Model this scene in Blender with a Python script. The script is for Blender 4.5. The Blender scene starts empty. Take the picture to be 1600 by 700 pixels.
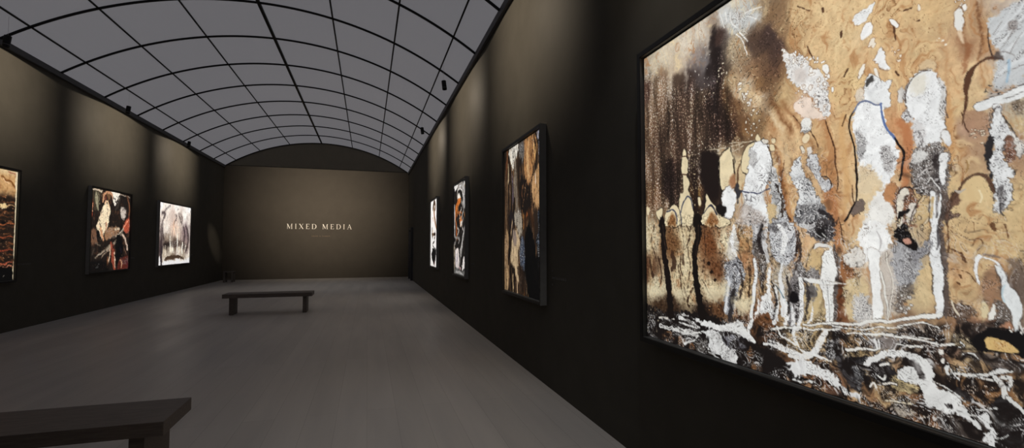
import bpy, bmesh, math, random
from mathutils import Vector, Matrix
# ---------------------------------------------------------------- the view and the room (metres)
YAW, PITCH, EYE = 0.2923, 0.0438, 1.6          # turned to the right, tipped up a little
FOC = 350 / math.tan(math.radians(25))         # 50 degree upright view angle on a 1600 x 700 frame
XL, XR, YB, YF, HS = -6.336, 1.978, 24.813, -1.6, 5.30   # left wall, right wall, far wall, wall behind the viewer, springing of the vault
FW = (math.sin(YAW) * math.cos(PITCH), math.cos(YAW) * math.cos(PITCH), math.sin(PITCH))
RT = (math.cos(YAW), -math.sin(YAW), 0.0)
UP = (RT[1] * FW[2] - RT[2] * FW[1], RT[2] * FW[0] - RT[0] * FW[2], RT[0] * FW[1] - RT[1] * FW[0])

def on_wall(px, py, X):
    """the point of the wall plane x = X seen at a sketch coordinate -> (y, z)"""
    d = [RT[i] * (px - 800) / FOC - UP[i] * (py - 350) / FOC + FW[i] for i in range(3)]
    t = X / d[0]
    return t * d[1], EYE + t * d[2]
# ---------------------------------------------------------------- paint engine
import numpy as np

def _hash(ix, iy, seed):
    n = (ix.astype(np.int64) * 374761393 + iy.astype(np.int64) * 668265263 + seed * 974711) & 0x7fffffff
    n = ((n ^ (n >> 13)) * 1274126177) & 0x7fffffff
    return ((n ^ (n >> 16)) & 0xffff) / 65535.0

def gnoise(x, y, seed=0):
    """gradient noise, about -1..1"""
    x0 = np.floor(x); y0 = np.floor(y)
    fx = x - x0; fy = y - y0
    u = fx * fx * fx * (fx * (fx * 6 - 15) + 10); v = fy * fy * fy * (fy * (fy * 6 - 15) + 10)
    def g(i, j):
        a = _hash(x0 + i, y0 + j, seed) * 6.28318
        return np.cos(a) * (fx - i) + np.sin(a) * (fy - j)
    a, b, c, d = g(0, 0), g(1, 0), g(0, 1), g(1, 1)
    return 1.5 * ((a + (b - a) * u) * (1 - v) + (c + (d - c) * u) * v)

def fbm(x, y, seed=0, octv=4, gain=.5):
    s = 0; a = 1; t = 0
    for k in range(octv):
        s = s + a * gnoise(x, y, seed + 17 * k); t += a
        x = x * 2.03 + 3.1; y = y * 2.03 + 1.7; a *= gain
    return s / t

def ridge(x, y, seed=0, octv=3):
    """1 on thin crease lines, falling to 0"""
    s = 0; a = 1; t = 0
    for k in range(octv):
        s = s + a * (1 - np.minimum(1, np.abs(gnoise(x, y, seed + 31 * k)) * 3)); t += a
        x = x * 2.1 + 5.2; y = y * 2.1 + 2.3; a *= .55
    return s / t

def sstep(a, b, x):
    t = np.clip((x - a) / (b - a), 0, 1)
    return t * t * (3 - 2 * t)

def curve(pts, closed, n=5):
    """Catmull-Rom through the points"""
    P = np.asarray(pts, float); m = len(P)
    if m < 3: return P
    out = []
    for i in range(m if closed else m - 1):
        if closed: p0, p1, p2, p3 = P[i - 1], P[i], P[(i + 1) % m], P[(i + 2) % m]
        else: p0, p1, p2, p3 = P[max(i - 1, 0)], P[i], P[i + 1], P[min(i + 2, m - 1)]
        for t in np.arange(n) / n:
            out.append(.5 * (2 * p1 + (p2 - p0) * t + (2 * p0 - 5 * p1 + 4 * p2 - p3) * t * t + (3 * p1 - p0 - 3 * p2 + p3) * t ** 3))
    if not closed: out.append(P[-1])
    return np.array(out)

class Canvas:
    """u across, v down, both in metres on the picture; to_uv turns an authored sketch coordinate into metres"""
    def __init__(s, U, V, to_uv, seed=1):
        s.U, s.V, s.to, s.seed, s.k = U.ravel(), V.ravel(), to_uv, seed, 0
        s.C = np.zeros((s.U.size, 3)); s.U0, s.V0 = s.U, s.V
    def wobble(s, amp, f, octv=2, gain=.5):
        """run every later mark along a wandering grid, as paint that flowed before it dried"""
        s.U, s.V = s.U + amp * fbm(s.U0 * f, s.V0 * f, 301 + s.seed, octv, gain), s.V + amp * fbm(s.U0 * f, s.V0 * f, 401 + s.seed, octv, gain)
    def drag(s, amp, fu, fv):
        """bristle drag: marks pulled up and down in narrow upright strips"""
        s.V = s.V + amp * fbm(s.U0 * fu, s.V0 * fv, 501 + s.seed, 3, .6)
    def flecks(s, fu, fv, c, lo, hi, a, seed, only=None):
        """broken touches of one colour all over, longer than wide"""
        w = fbm(s.U0 * 6, s.V0 * 6, seed + 5, 3); k = sstep(lo, hi, fbm(s.U0 * fu + 1.5 * w, s.V0 * fv + 1.5 * w, seed, 3, .6)) * a
        if only is not None:
            l = s.C.mean(1); k = k * sstep(only[0], only[1], l)
        s.mix(np.arange(s.U.size), k, c)
    def pts(s, t):
        if isinstance(t, str): t = [tuple(map(float, q.split(','))) for q in t.split()]
        return [tuple(q) for q in t]
    def uv(s, t): return np.array([s.to(q[0], q[1]) for q in s.pts(t)])
    def scale(s, t):
        q = s.pts(t); q = q[len(q) // 2]
        a = np.array(s.to(q[0], q[1])); b = np.array(s.to(q[0] + 1, q[1])); c = np.array(s.to(q[0], q[1] + 1))
        return .5 * (np.hypot(*(b - a)) + np.hypot(*(c - a)))
    def box(s, P, m):
        lo = P.min(0) - m; hi = P.max(0) + m
        return np.nonzero((s.U > lo[0]) & (s.U < hi[0]) & (s.V > lo[1]) & (s.V < hi[1]))[0]
    def field(s, txt, warp=.02, wf=14, pw=3.0, eps=.015):
        """smooth colour field through 'x,y,r,g,b' control points"""
        D = np.array([tuple(map(float, q.split(','))) for q in txt.split()])
        P = np.array([s.to(a, b) for a, b in D[:, :2]]); col = D[:, 2:] / 255
        u = s.U + warp * fbm(s.U * wf, s.V * wf, 5 + s.seed, 4); v = s.V + warp * fbm(s.U * wf, s.V * wf, 9 + s.seed, 4)
        W = np.zeros(s.U.size); A = np.zeros((s.U.size, 3))
        for p, c in zip(P, col):
            w = 1 / ((u - p[0]) ** 2 + (v - p[1]) ** 2 + eps * eps) ** (pw / 2)
            W += w; A += w[:, None] * c
        s.C = A / W[:, None]
    def mix(s, I, a, c):
        a = np.clip(a, 0, 1)[:, None]
        c = np.asarray(c, float); s.C[I] = s.C[I] * (1 - a) + a * (c / 255 if c.max() > 1.5 else c)
    def poly(s, t, c, soft=1.0, rough=2.0, rf=1.0, out=None, ow=1.2, a=1.0, tex=0, tc=(60, 58, 60), tf=1.0, ta=0.0, tx=1.0):
        """filled shape; rough = ragged edge, out = outline colour, tex = share of creased marks inside"""
        s.k += 1; q = s.scale(t); P = curve(s.uv(t), True)
        m = (soft + rough * 2.5 + ow * 2) * q; I = s.box(P, m)
        if not len(I): return
        U, V = s.U[I], s.V[I]; n = len(P); d = np.full(len(I), 1e9); ins = np.zeros(len(I), bool)
        for i in range(n):
            x0, y0 = P[i - 1]; x1, y1 = P[i]; dx, dy = x1 - x0, y1 - y0
            tt = np.clip(((U - x0) * dx + (V - y0) * dy) / (dx * dx + dy * dy + 1e-12), 0, 1)
            d = np.minimum(d, np.hypot(U - x0 - tt * dx, V - y0 - tt * dy))
            cr = (y0 > V) != (y1 > V)
            ins ^= cr & (U < x0 + (V - y0) * dx / (dy if abs(dy) > 1e-9 else 1e-9))
        d = np.where(ins, -d, d)
        f = rf / (6 * q)
        d = d + rough * q * 1.6 * fbm(U * f, V * f, s.seed * 7 + s.k, 3, .42)
        if out is not None:
            br = .25 + .75 * sstep(-.25, .2, fbm(U * f * .35, V * f * .35, s.k + 21, 2))
            s.mix(I, (1 - sstep(ow * .35 * q, ow * 1.1 * q, np.abs(d - ow * .3 * q))) * a * br * .85, out)
        cc = np.asarray(c, float) / 255
        if tex:
            g = tf / (22 * q); ca, sa = np.cos(ta), np.sin(ta)
            A, B = (ca * U + sa * V) * g, (ca * V - sa * U) * g / tx
            w = fbm(A * 1.1, B * 1.1, s.k + 3, 2); w2 = fbm(A * 1.1, B * 1.1, s.k + 53, 2)
            F = fbm(A * 1.25 + 1.1 * w, B * 1.25 + 1.1 * w2, s.k * 3 + 1, 2, .35)
            b = fbm(A * .5, B * .5, s.k + 90, 3)
            m = sstep(.62 - tex * 1.35, 1.05 - tex * 1.1, b + .2)
            saw = (F * 3.6) % 1.0
            t2 = np.asarray(tc, float) / 255
            cc = cc * (1 + .07 * F)[:, None]
            k = (sstep(-.1, .5, w + .3 * b + tex * .5 - .25) * tex * .55)[:, None]          # soft grey pools
            cc = cc * (1 - k) + k * (t2 * .6 + .4 * cc)
            k = (1 - sstep(.0, .5, saw)) * sstep(.0, .05, saw) * m                            # creases with a soft side
            cc = cc * (1 - k[:, None] * .8) + k[:, None] * .8 * t2
            k = (1 - sstep(.04, .16, saw)) * sstep(.0, .03, saw) * (.12 + .88 * m)            # their dark line
            cc = cc * (1 - k[:, None] * .75) + k[:, None] * .75 * t2 * .5
            k3 = (sstep(.66, .97, saw) * m * min(.8, tex * 1.4))[:, None]                     # lit ridge of paint
            cc = cc * (1 - k3) + k3 * np.maximum(cc, .87)
        s.mix(I, sstep(soft * q, -soft * q, d) * a, cc)
    def stroke(s, t, w, c, soft=.7, rough=.5, a=1.0, edge=None, dry=0):
        """brush line; w one width or several along its length (sketch units); dry = broken bristle gaps"""
        s.k += 1; q = s.scale(t); P = curve(s.uv(t), False); n = len(P)
        ws = np.interp(np.linspace(0, 1, n), np.linspace(0, 1, len(np.atleast_1d(w))), np.atleast_1d(w)) * q * .5
        I = s.box(P, ws.max() + (soft + rough * 2 + 2) * q)
        if not len(I): return
        U, V = s.U[I], s.V[I]; d = np.full(len(I), 1e9); L = np.zeros(len(I)); acc = 0
        for i in range(1, n):
            x0, y0 = P[i - 1]; x1, y1 = P[i]; dx, dy = x1 - x0, y1 - y0; l = np.hypot(dx, dy)
            tt = np.clip(((U - x0) * dx + (V - y0) * dy) / (dx * dx + dy * dy + 1e-12), 0, 1)
            e = np.hypot(U - x0 - tt * dx, V - y0 - tt * dy) - (ws[i - 1] + (ws[i] - ws[i - 1]) * tt)
            L = np.where(e < d, acc + tt * l, L); d = np.minimum(d, e); acc += l
        f = 1 / (5 * q)
        d = d + rough * q * 1.6 * fbm(U * f, V * f, s.seed * 5 + s.k, 3)
        if edge is not None:
            br = .15 + .85 * sstep(-.2, .25, fbm(L / (22 * q), d / (9 * q), s.k + 61, 2))
            s.mix(I, (1 - sstep(.4 * q, 1.2 * q, np.abs(d - .4 * q))) * a * br * .8, edge)
        al = sstep(soft * q, -soft * q, d) * a
        if dry:
            al = al * (1 - dry * sstep(-.1, .35, fbm(L / (14 * q), d / (1.6 * q), s.k + 40, 3)))
        s.mix(I, al, c)
    def dots(s, t, n, r, c, seed=0, a=1.0, out=None):
        """scatter of small round marks inside a shape"""
        P = curve(s.uv(t), True); q = s.scale(t); rng = np.random.RandomState(seed + 11)
        lo, hi = P.min(0), P.max(0); k = 0
        for _ in range(n * 6):
            x, y = lo + rng.rand(2) * (hi - lo); ins = False
            for i in range(len(P)):
                (x0, y0), (x1, y1) = P[i - 1], P[i]
                if (y0 > y) != (y1 > y) and x < x0 + (y - y0) * (x1 - x0) / (y1 - y0): ins = not ins
            if not ins: continue
            rr = q * (r[0] + (r[1] - r[0]) * rng.rand() ** 2); e = .6 + .8 * rng.rand()
            I = np.nonzero((np.abs(s.U - x) < rr * 3) & (np.abs(s.V - y) < rr * 3))[0]
            dd = np.hypot((s.U[I] - x) * e, (s.V[I] - y) / e) - rr
            if out is not None: s.mix(I, (1 - sstep(.3 * q, 1.1 * q, np.abs(dd - .3 * q))) * a * .55, out)
            s.mix(I, sstep(.5 * q, -.5 * q, dd) * a, c); k += 1
            if k >= n: break
    def wash(s, t, fn, soft=10):
        """run fn(U, V, C) -> colours inside a soft-edged shape"""
        P = curve(s.uv(t), True); q = s.scale(t); I = s.box(P, soft * q)
        if not len(I): return
        U, V = s.U[I], s.V[I]; d = np.full(len(I), 1e9); ins = np.zeros(len(I), bool)
        for i in range(len(P)):
            x0, y0 = P[i - 1]; x1, y1 = P[i]; dx, dy = x1 - x0, y1 - y0
            tt = np.clip(((U - x0) * dx + (V - y0) * dy) / (dx * dx + dy * dy + 1e-12), 0, 1)
            d = np.minimum(d, np.hypot(U - x0 - tt * dx, V - y0 - tt * dy))
            ins ^= ((y0 > V) != (y1 > V)) & (U < x0 + (V - y0) * dx / (dy if abs(dy) > 1e-9 else 1e-9))
        d = np.where(ins, -d, d) + .5 * soft * q * fbm(U * 12, V * 12, s.k + 7, 3)
        al = sstep(soft * q * .5, -soft * q, d)[:, None]
        s.C[I] = s.C[I] * (1 - al) + al * fn(U, V, s.C[I])
    def linear(s):
        c = np.clip(s.C, 0, 1)
        return np.where(c <= .04045, c / 12.92, ((c + .055) / 1.055) ** 2.4)
# ---------------------------------------------------------------- the large picture: pale trees, ochre ground, black undergrowth
W_, K_ = (233, 235, 235), (24, 20, 19)
CR = (217, 203, 168)
def paint_forest(U, V, to):
    s = Canvas(U, V, to, 3)
    s.field(FOREST_FIELD, warp=.045, wf=9, pw=4, eps=.02)
    l0 = s.C.mean(1); sat = s.C.max(1) - s.C.min(1); k = (.5 * sstep(.35, .6, l0) * sstep(.15, .4, sat))[:, None]
    s.C = s.C * (1 - k) + k * np.array((216, 192, 154)) / 255
    s.wobble(.011, 11); U, V = s.U0, s.V0
    # fine grain over everything: rust veins and pale crackle
    n1 = fbm(U * 22, V * 22, 40, 4); n2 = fbm(U * 60, V * 60, 41, 3)
    s.C *= (1 + .10 * n1 + .08 * n2)[:, None]
    lum = s.C.mean(1); A = np.arange(U.size)
    w1 = fbm(U * 5, V * 4, 44, 4); fl = fbm(U * 22 + 5 * w1, V * 4 + 3 * w1, 50, 4, .6)
    s.mix(A, sstep(.02, .5, fl) * .55 * sstep(.3, .6, lum), (226, 204, 158)); s.mix(A, sstep(.06, .45, -fl) * .62 * sstep(.3, .6, lum), (168, 112, 64))
    F = (fbm(U * 8 + 2 * w1, V * 2.6 + 1.5 * w1, 45, 3) * 4) % 1.0
    s.mix(A, (1 - sstep(.02, .22, F)) * sstep(0, .03, F) * .55 * sstep(.3, .6, lum) * sstep(-.1, .3, w1), (122, 78, 44)); s.mix(A, (1 - sstep(.0, .06, F)) * .6 * sstep(.3, .6, lum) * sstep(0, .3, w1), (82, 50, 30))
    F = (fbm(U * 15 + 2 * w1, V * 15, 46, 3) * 3) % 1.0
    s.mix(A, (1 - sstep(.0, .12, F)) * .35 * sstep(.3, .6, lum) * sstep(.0, .3, -w1), (140, 96, 56))
    r2 = ridge(U * 26 + 2 * w1, V * 18, 47, 2); s.mix(A, sstep(.88, 1.0, r2) * .35 * sstep(.3, .6, lum), (105, 70, 45))
    # dark speckled upper left
    def speck(U, V, C):
        st = fbm(U * 16, V * 2.2, 60, 3)
        d = fbm(U * 95, V * 75, 61, 3, .7) + .35 * st
        C = C * (1 + .38 * st)[:, None] * (1 - .25 * sstep(0, .5, -d))[:, None]
        k = (sstep(.16, .42, d) * .62)[:, None]
        return C * (1 - k) + k * np.clip(C * 1.9 + .12, 0, .86)
    s.wash("1006,125 1030,118 1060,135 1085,130 1105,140 1125,70 1140,130 1150,175 1165,215 1160,232 1130,235 1120,250 1100,300 1095,345 1060,340 1040,330 1006,330", speck, 14)
    def hair(U, V, C):
        w = 1.6 * fbm(U * 9, V * 9, 63, 3)
        r = ridge(U * 30 + w, V * 22 + w, 64, 3); d = ridge(U * 24 - w, V * 34 + w, 66, 3)
        C = C * (1 - .55 * sstep(.55, .95, d))[:, None]
        k = (sstep(.62, 1.0, r) * .55)[:, None]
        return C * (1 - k) + k * np.clip(C * 1.55 + .1, 0, .9)
    s.wash("1118,30 1160,10 1210,0 1250,10 1262,45 1232,80 1222,150 1205,185 1180,205 1150,170 1135,120", hair, 14)
    def veins(U, V, C):
        w = 1.5 * fbm(U * 6, V * 6, 67, 3)
        d = ridge(U * 16 + w, V * 26 + w, 68, 3)
        k = (sstep(.72, 1.05, d) * .62)[:, None]
        return C * (1 - k) + k * np.array((112, 70, 36)) / 255
    s.wash("1215,0 1320,0 1330,60 1310,150 1285,105 1240,80 1225,70", veins, 10)
    s.wash("1400,20 1440,30 1430,120 1400,170 1392,100", veins, 10)
    s.wash("1480,350 1600,350 1600,440 1560,410 1520,400 1525,440 1540,500 1480,500", veins, 10)
    # soft light and dark runs
    for t, w, c, a in [("1045,80 1048,110 1046,150", 7, (205, 192, 170), .55), ("1070,95 1072,125 1071,140", 4, (190, 180, 165), .7),
                       ("1020,100 1018,140 1017,185", 4, (185, 168, 142), .55), ("1100,30 1106,60 1108,80", 9, (198, 190, 176), .6),
                       ("1116,45 1113,75 1119,105 1116,140 1122,175", [8, 12, 16, 10], (32, 25, 24), .85),
                       ("1127,120 1123,150 1130,185 1140,215", [6, 12, 16, 18], (38, 28, 24), .8), ("1140,150 1150,185 1158,215", 8, (52, 35, 26), .6),
                       ("1085,105 1095,130 1112,128", 12, (70, 62, 62), .55), ("1048,260 1046,300 1058,320", [18, 20, 8], (28, 20, 18), .8),
                       ("1055,280 1062,310", 10, (30, 22, 19), .7), ("1170,65 1185,75 1205,62", [12, 20, 12], (66, 54, 50), .6),
                       ("1205,150 1216,178 1236,205", [4, 7, 5], (112, 70, 40), .75), ("1200,165 1216,195 1232,215", [3, 5, 3], (130, 88, 52), .8),
                       ("1165,140 1190,160 1215,190 1228,225 1232,262", [10, 12, 12, 10, 9], (205, 178, 138), .75),
                       ("1180,150 1205,178 1222,205", [3, 4, 3], (222, 204, 172), .8), ("1222,160 1244,190 1262,215 1274,235", [5, 6, 5, 3], (138, 92, 55), .6)]:
        s.stroke(t, w, c, soft=4, rough=2.5, a=a)
    for t, w, c, a in [("1178,55 1200,95 1206,135 1192,185", [26, 36, 32, 16], (88, 66, 50), .5), ("1195,60 1208,75 1212,100", [24, 26, 14], (58, 44, 40), .6), ("1160,185 1185,205 1165,222", [18, 22, 10], (84, 60, 42), .55), ("1070,150 1072,200 1060,250", [40, 44, 30], (58, 42, 34), .4), ("1020,180 1022,240 1018,310", [16, 18, 14], (74, 54, 42), .4), ("1100,170 1108,215", [20, 24], (48, 36, 31), .5)]:
        s.stroke(t, w, c, soft=9, rough=5, a=a)
    # grey cloud of brush hairs at the top
    s.poly("1126,18 1140,12 1165,22 1190,18 1185,32 1165,42 1150,46 1135,38 1122,28", (192, 196, 196), 8, 5, tex=.45, tc=(140, 132, 125), a=.85)
    for t in ["1125,20 1128,32 1133,44", "1133,18 1136,34", "1140,20 1143,36 1152,44", "1165,20 1178,14 1190,10", "1168,26 1180,30", "1150,52 1162,66 1168,85", "1155,50 1168,64"]:
        s.stroke(t, 1.4, (222, 222, 218), dry=.3)
    s.wash("1006,125 1030,112 1060,128 1085,120 1105,130 1125,60 1140,130 1150,175 1165,215 1160,232 1130,235 1120,250 1100,300 1095,345 1060,340 1040,330 1006,330", speck, 14)
    s.wash("1140,60 1165,40 1200,40 1235,60 1232,100 1222,150 1205,195 1180,210 1150,175 1140,130", hair, 12)
    s.dots("1075,70 1110,70 1118,150 1095,160 1080,140", 26, (.4, 1.1), (205, 198, 190), 3)
    s.dots("1006,130 1110,130 1150,220 1100,240 1010,260", 40, (.4, 1.2), (214, 198, 172), 4)
    s.dots("1128,95 1135,105 1140,125 1122,140 1118,120", 9, (.8, 2), (206, 196, 176), 5, out=(60, 45, 36))
    s.dots("1150,130 1165,135 1176,160 1170,172 1158,150", 22, (.8, 2.6), (222, 220, 212), 6, out=(120, 95, 70))
    s.dots("1160,190 1180,170 1188,185 1172,215 1166,205", 24, (.6, 2.0), (216, 208, 190), 7, out=(80, 58, 42))
    s.dots("1090,225 1160,215 1175,228 1140,240 1105,245", 30, (.4, 1.0), (190, 175, 150), 8)
    for t in ["1105,235 1130,232 1160,224 1180,219", "1110,240 1135,238 1162,228", "1140,224 1165,222 1178,226"]:
        s.stroke(t, 1.0, (196, 184, 160), dry=.5)
    # rust channels between the trees
    for t, w, c, a in [("1216,240 1224,280 1228,320 1240,360 1246,390", [6, 10, 13, 14, 10], (186, 128, 74), .8), ("1212,232 1219,262 1224,300 1230,345", [3, 4, 5, 3], (116, 66, 34), .8),
                       ("1285,180 1296,215 1300,260 1302,300", [8, 12, 14, 10], (178, 118, 68), .65), ("1296,300 1300,330 1306,360 1310,390", [14, 18, 18, 12], (176, 108, 62), .75),
                       ("1318,180 1316,230 1324,280 1318,330", [8, 10, 10, 8], (206, 158, 98), .6), ("1408,190 1418,220 1414,260 1412,290", [14, 14, 12, 8], (184, 108, 62), .75),
                       ("1500,30 1506,60 1512,85", 5, (128, 84, 52), .7), ("1525,5 1528,30 1534,60 1530,90", [3, 4, 4, 2], (104, 66, 42), .8), ("1512,70 1510,95 1507,112", [6, 8, 4], (146, 92, 58), .7),
                       ("1482,150 1482,190 1486,230 1482,270", [8, 12, 10, 6], (196, 142, 86), .65), ("1467,40 1474,70 1480,110 1478,150", 4, (178, 132, 88), .5),
                       ("1313,420 1318,450 1313,480 1312,520", [8, 12, 8, 10], (112, 60, 32), .75), ("1310,425 1322,420 1330,412", 4, (140, 82, 45), .7)]:
        s.stroke(t, w, c, soft=3.5, rough=3, a=a)
    dk = (62, 38, 26)
    for t, w in [("1286,176 1296,205 1302,225 1306,260 1309,275 1308,297", [1, 2.2, 2.4, 1.6, 2]), ("1266,202 1274,220 1278,232", [2, 1.5, .8]), ("1322,180 1318,196", 1.6),
                 ("1261,72 1266,86 1272,96", [1, 2, 1]), ("1226,250 1222,275 1220,295 1227,330 1236,345", [1, 2, 3, 4, 3]), ("1238,182 1250,195 1256,205", 1.2),
                 ("1325,108 1320,118", 2.6), ("1313,50 1314,58", 4), ("1284,12 1285,18", 3), ("1410,16 1422,12", 2.6), ("1432,33 1436,32", 2.4), ("1398,112 1404,118", 2.4),
                 ("1332,290 1331,305 1336,320", [1, 2, 1]), ("1246,10 1264,16", 1.2), ("1310,340 1316,360 1320,380", [1, 2, 1.2]), ("1392,30 1396,45 1402,62", [1.5, 2.5, 1.2])]:
        s.stroke(t, w, dk, rough=.8, a=.9)
    s.dots("1200,0 1340,0 1330,100 1260,120 1215,90", 46, (.4, 1.0), (112, 72, 40), 12, a=.8)
    s.dots("1395,0 1450,10 1440,90 1400,170", 30, (.4, 1.1), (98, 60, 34), 13, a=.8)
    # ---- pale figures and trunks, left
    s.poly("1096,238 1122,240 1127,262 1124,300 1117,312 1108,306 1100,296 1094,270", (28, 21, 19), 4, 3)
    s.poly("1079,270 1088,262 1092,300 1090,345 1082,345 1086,310", (36, 26, 22), 3, 3, a=.9)
    s.dots("1074,245 1086,250 1094,300 1090,345 1080,330 1078,280", 40, (.4, 1.1), (196, 176, 140), 14)
    s.stroke("1092,296 1094,310 1092,322", [3, 6, 3], (120, 92, 55), soft=2, rough=1.5)
    s.poly("1068,233 1072,236 1073,246 1075,252 1075,268 1073,274 1077,284 1075,298 1080,308 1082,320 1082,350 1062,350 1061,325 1063,305 1068,300 1067,280 1065,265 1066,245", CR, 1, 1.2, out=K_, ow=1.6, tex=.12, tc=(150, 110, 65))
    s.stroke("1066,273 1073,273", 1.4, dk); s.stroke("1066,244 1073,245", 1.2, dk)
    s.stroke("1064,332 1067,318 1074,308 1080,312 1082,325", 1.8, (62, 66, 84)); s.stroke("1062,330 1065,350", 1.6, (70, 74, 90))
    s.poly("1040,352 1041,332 1047,324 1056,320 1061,335 1060,352", CR, 1, 1.5, out=K_, ow=1.6); s.poly("1044,352 1046,338 1052,334 1056,345 1056,352", (140, 92, 50), 3, 2, tex=.3)
    s.stroke("1042,330 1050,327 1056,334 1058,348", 1.6, (66, 68, 84))
    s.poly("1025,334 1034,325 1034,338 1032,344 1028,343", CR, 1, 1.2, out=K_); s.poly("1011,324 1015,326 1014,336 1011,332", CR, 1, 1)
    s.poly("1104,303 1110,314 1120,326 1131,334 1138,352 1098,352 1099,332 1102,318", CR, 1, 1.8, out=K_, ow=1.6); s.poly("1104,352 1110,336 1118,336 1122,352", (150, 98, 52), 4, 3, tex=.4, tc=(90, 50, 28))
    s.stroke("1099,333 1107,323 1113,322 1120,334", [1.2, 2.2, 2.6, 2.2], (48, 48, 62)); s.poly("1090,308 1094,309 1095,318 1092,321 1090,315", CR, 1, .8, out=K_)
    s.poly("1139,230 1141,238 1146,250 1147,268 1150,280 1146,292 1138,298 1130,297 1126,290 1124,275 1123,258 1126,245 1132,238", CR, 1, 1.5, out=K_, ow=2, tex=.12, tc=(150, 110, 70))
    s.stroke("1124,250 1124,275 1127,300 1124,320", 1.6, K_); s.stroke("1145,250 1147,268 1149,290", 2, (50, 38, 30))
    s.poly("1131,298 1140,292 1150,305 1149,322 1143,338 1134,340 1131,325 1127,312", W_, 1.2, 2.5, out=(70, 60, 56), tex=.3)
    s.poly("1140,278 1148,274 1150,288 1144,294 1139,288", (158, 112, 78), 3, 2, tex=.5)
    s.poly("1152,250 1160,244 1162,262 1170,272 1160,285 1154,296 1150,285 1151,265", (204, 184, 146), 2, 2, tex=.3, tc=(110, 76, 48)); s.stroke("1156,258 1152,280 1150,298", [2, 3, 2], (80, 56, 40), soft=1.5)
    s.poly("1160,265 1160,245 1166,233 1174,224 1181,224 1174,240 1170,262 1168,272", CR, 1, 1, out=K_, ow=2)
    s.poly("1121,322 1127,318 1133,322 1136,330 1130,336 1123,334 1119,328", K_, 1.5, 2)
    s.poly("1176,228 1184,220 1192,219 1199,226 1206,240 1207,258 1204,276 1198,288 1193,300 1198,322 1202,352 1163,352 1160,330 1164,312 1160,300 1163,288 1168,274 1170,258 1172,240", (230, 233, 234), 1.2, 3, out=(72, 62, 56), tex=.5, tc=(120, 118, 122), tf=1.1)
    s.poly("1172,236 1182,240 1181,256 1176,262 1171,255", (190, 190, 190), 1.5, 2.5, tex=.7, tc=(50, 48, 52), tf=1.6)
    s.poly("1152,335 1162,318 1176,326 1190,335 1196,352 1150,352", (182, 172, 164), 4, 4, tex=.55, tc=(88, 76, 70), a=.8)
    s.stroke("1200,228 1207,248 1203,272", 1.6, (70, 60, 56)); s.poly("1181,216 1184,210 1188,214 1188,219 1183,220", CR, .8, .6, out=K_); s.poly("1190,219 1198,218 1200,222 1194,224", (210, 205, 195), 1, 1, out=K_)
    s.stroke("1160,298 1172,301 1185,301 1196,297 1203,296", [2, 2, 1.6, 2], (66, 70, 92)); s.poly("1146,294 1152,286 1156,296 1160,300 1155,308 1153,318 1150,306", (52, 50, 54), 1.5, 2.5)
    # under the figures: cream ground, rust smoke, black trunks
    s.stroke("1014,360 1018,395 1016,440", 6, (176, 150, 110), soft=3, rough=3, a=.6)
    for t, n in [("1042,350 1060,350 1062,395 1056,420 1048,400", 60), ("1100,350 1122,350 1128,400 1124,440 1112,430 1104,390", 90)]:
        s.dots(t, n, (.4, 1.3), (58, 36, 22), 20, a=.75)
    def smoke(U, V, C):
        d = fbm(U * 60, V * 60, 70, 3, .7)
        return C * (1 - .5 * sstep(.0, .5, d))[:, None] + (.12 * sstep(.1, .5, -d))[:, None]
    s.wash("1008,350 1200,350 1200,480 1008,490", smoke, 6)
    for t, w in [("1064,350 1068,380 1063,410 1068,440 1074,470", 1.6), ("1022,352 1018,380 1026,405", 1.4), ("1072,352 1078,370 1070,390", 1.4), ("1080,352 1075,385 1078,420 1074,455", 1.3), ("1060,410 1064,445 1070,470", 1.6),
                 ("1100,350 1102,390 1098,425", 1.4), ("1028,400 1034,430 1030,450", 2.5), ("1016,410 1020,430", 4), ("1068,400 1068,412", 4), ("1050,395 1054,412 1050,420", [5, 9, 5]), ("1083,450 1074,470 1078,480", 2.5), ("1100,440 1112,465 1126,476 1132,492", [1.5, 2.5, 2.5, 2])]:
        s.stroke(t, w, (52, 34, 24), rough=1.6, a=.85)
    for x, y, r in [(1107, 412, 2.6), (1111, 424, 2.6), (1118, 437, 2.4)]:
        s.poly([(x - r, y), (x, y - r * 1.3), (x + r, y), (x, y + r * 1.3)], (30, 18, 12), .8, .8)
    s.stroke("1034,346 1037,375 1038,400 1043,430 1046,460 1048,495", [12, 11, 10, 11, 11, 13], (22, 16, 14), rough=2); s.stroke("1090,343 1091,365 1086,395 1086,425 1090,455 1095,480 1100,495", [14, 12, 11, 10, 10, 12, 16], (20, 15, 13), rough=2)
    s.stroke("1036,352 1039,390", 1, (70, 54, 44), dry=.5); s.stroke("1092,352 1088,400", 1, (60, 46, 38), dry=.5)
    s.dots("1008,462 1200,470 1200,500 1150,505 1010,490", 150, (.5, 1.8), (30, 20, 15), 21, a=.8)
    s.dots("1100,455 1200,480 1190,500 1110,490", 50, (.5, 1.6), (176, 118, 66), 22, a=.8)
    # grey feather column, white trunk and fan
    s.poly("1132,418 1138,405 1150,402 1161,412 1164,430 1156,445 1150,470 1146,492 1134,488 1132,460 1135,440", (158, 162, 168), 2, 4, tex=.75, tc=(64, 62, 68), tf=1.0)
    s.poly("1140,372 1150,360 1154,385 1150,402 1138,404 1136,388", (214, 210, 198), 3, 3, tex=.5, tc=(120, 112, 105)); s.stroke("1146,455 1143,475 1140,500", [7, 9, 6], (48, 45, 46), soft=1.5, rough=2)
    s.stroke("1138,425 1137,455 1134,485", [3, 4, 4], (214, 217, 220), dry=.2)
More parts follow.
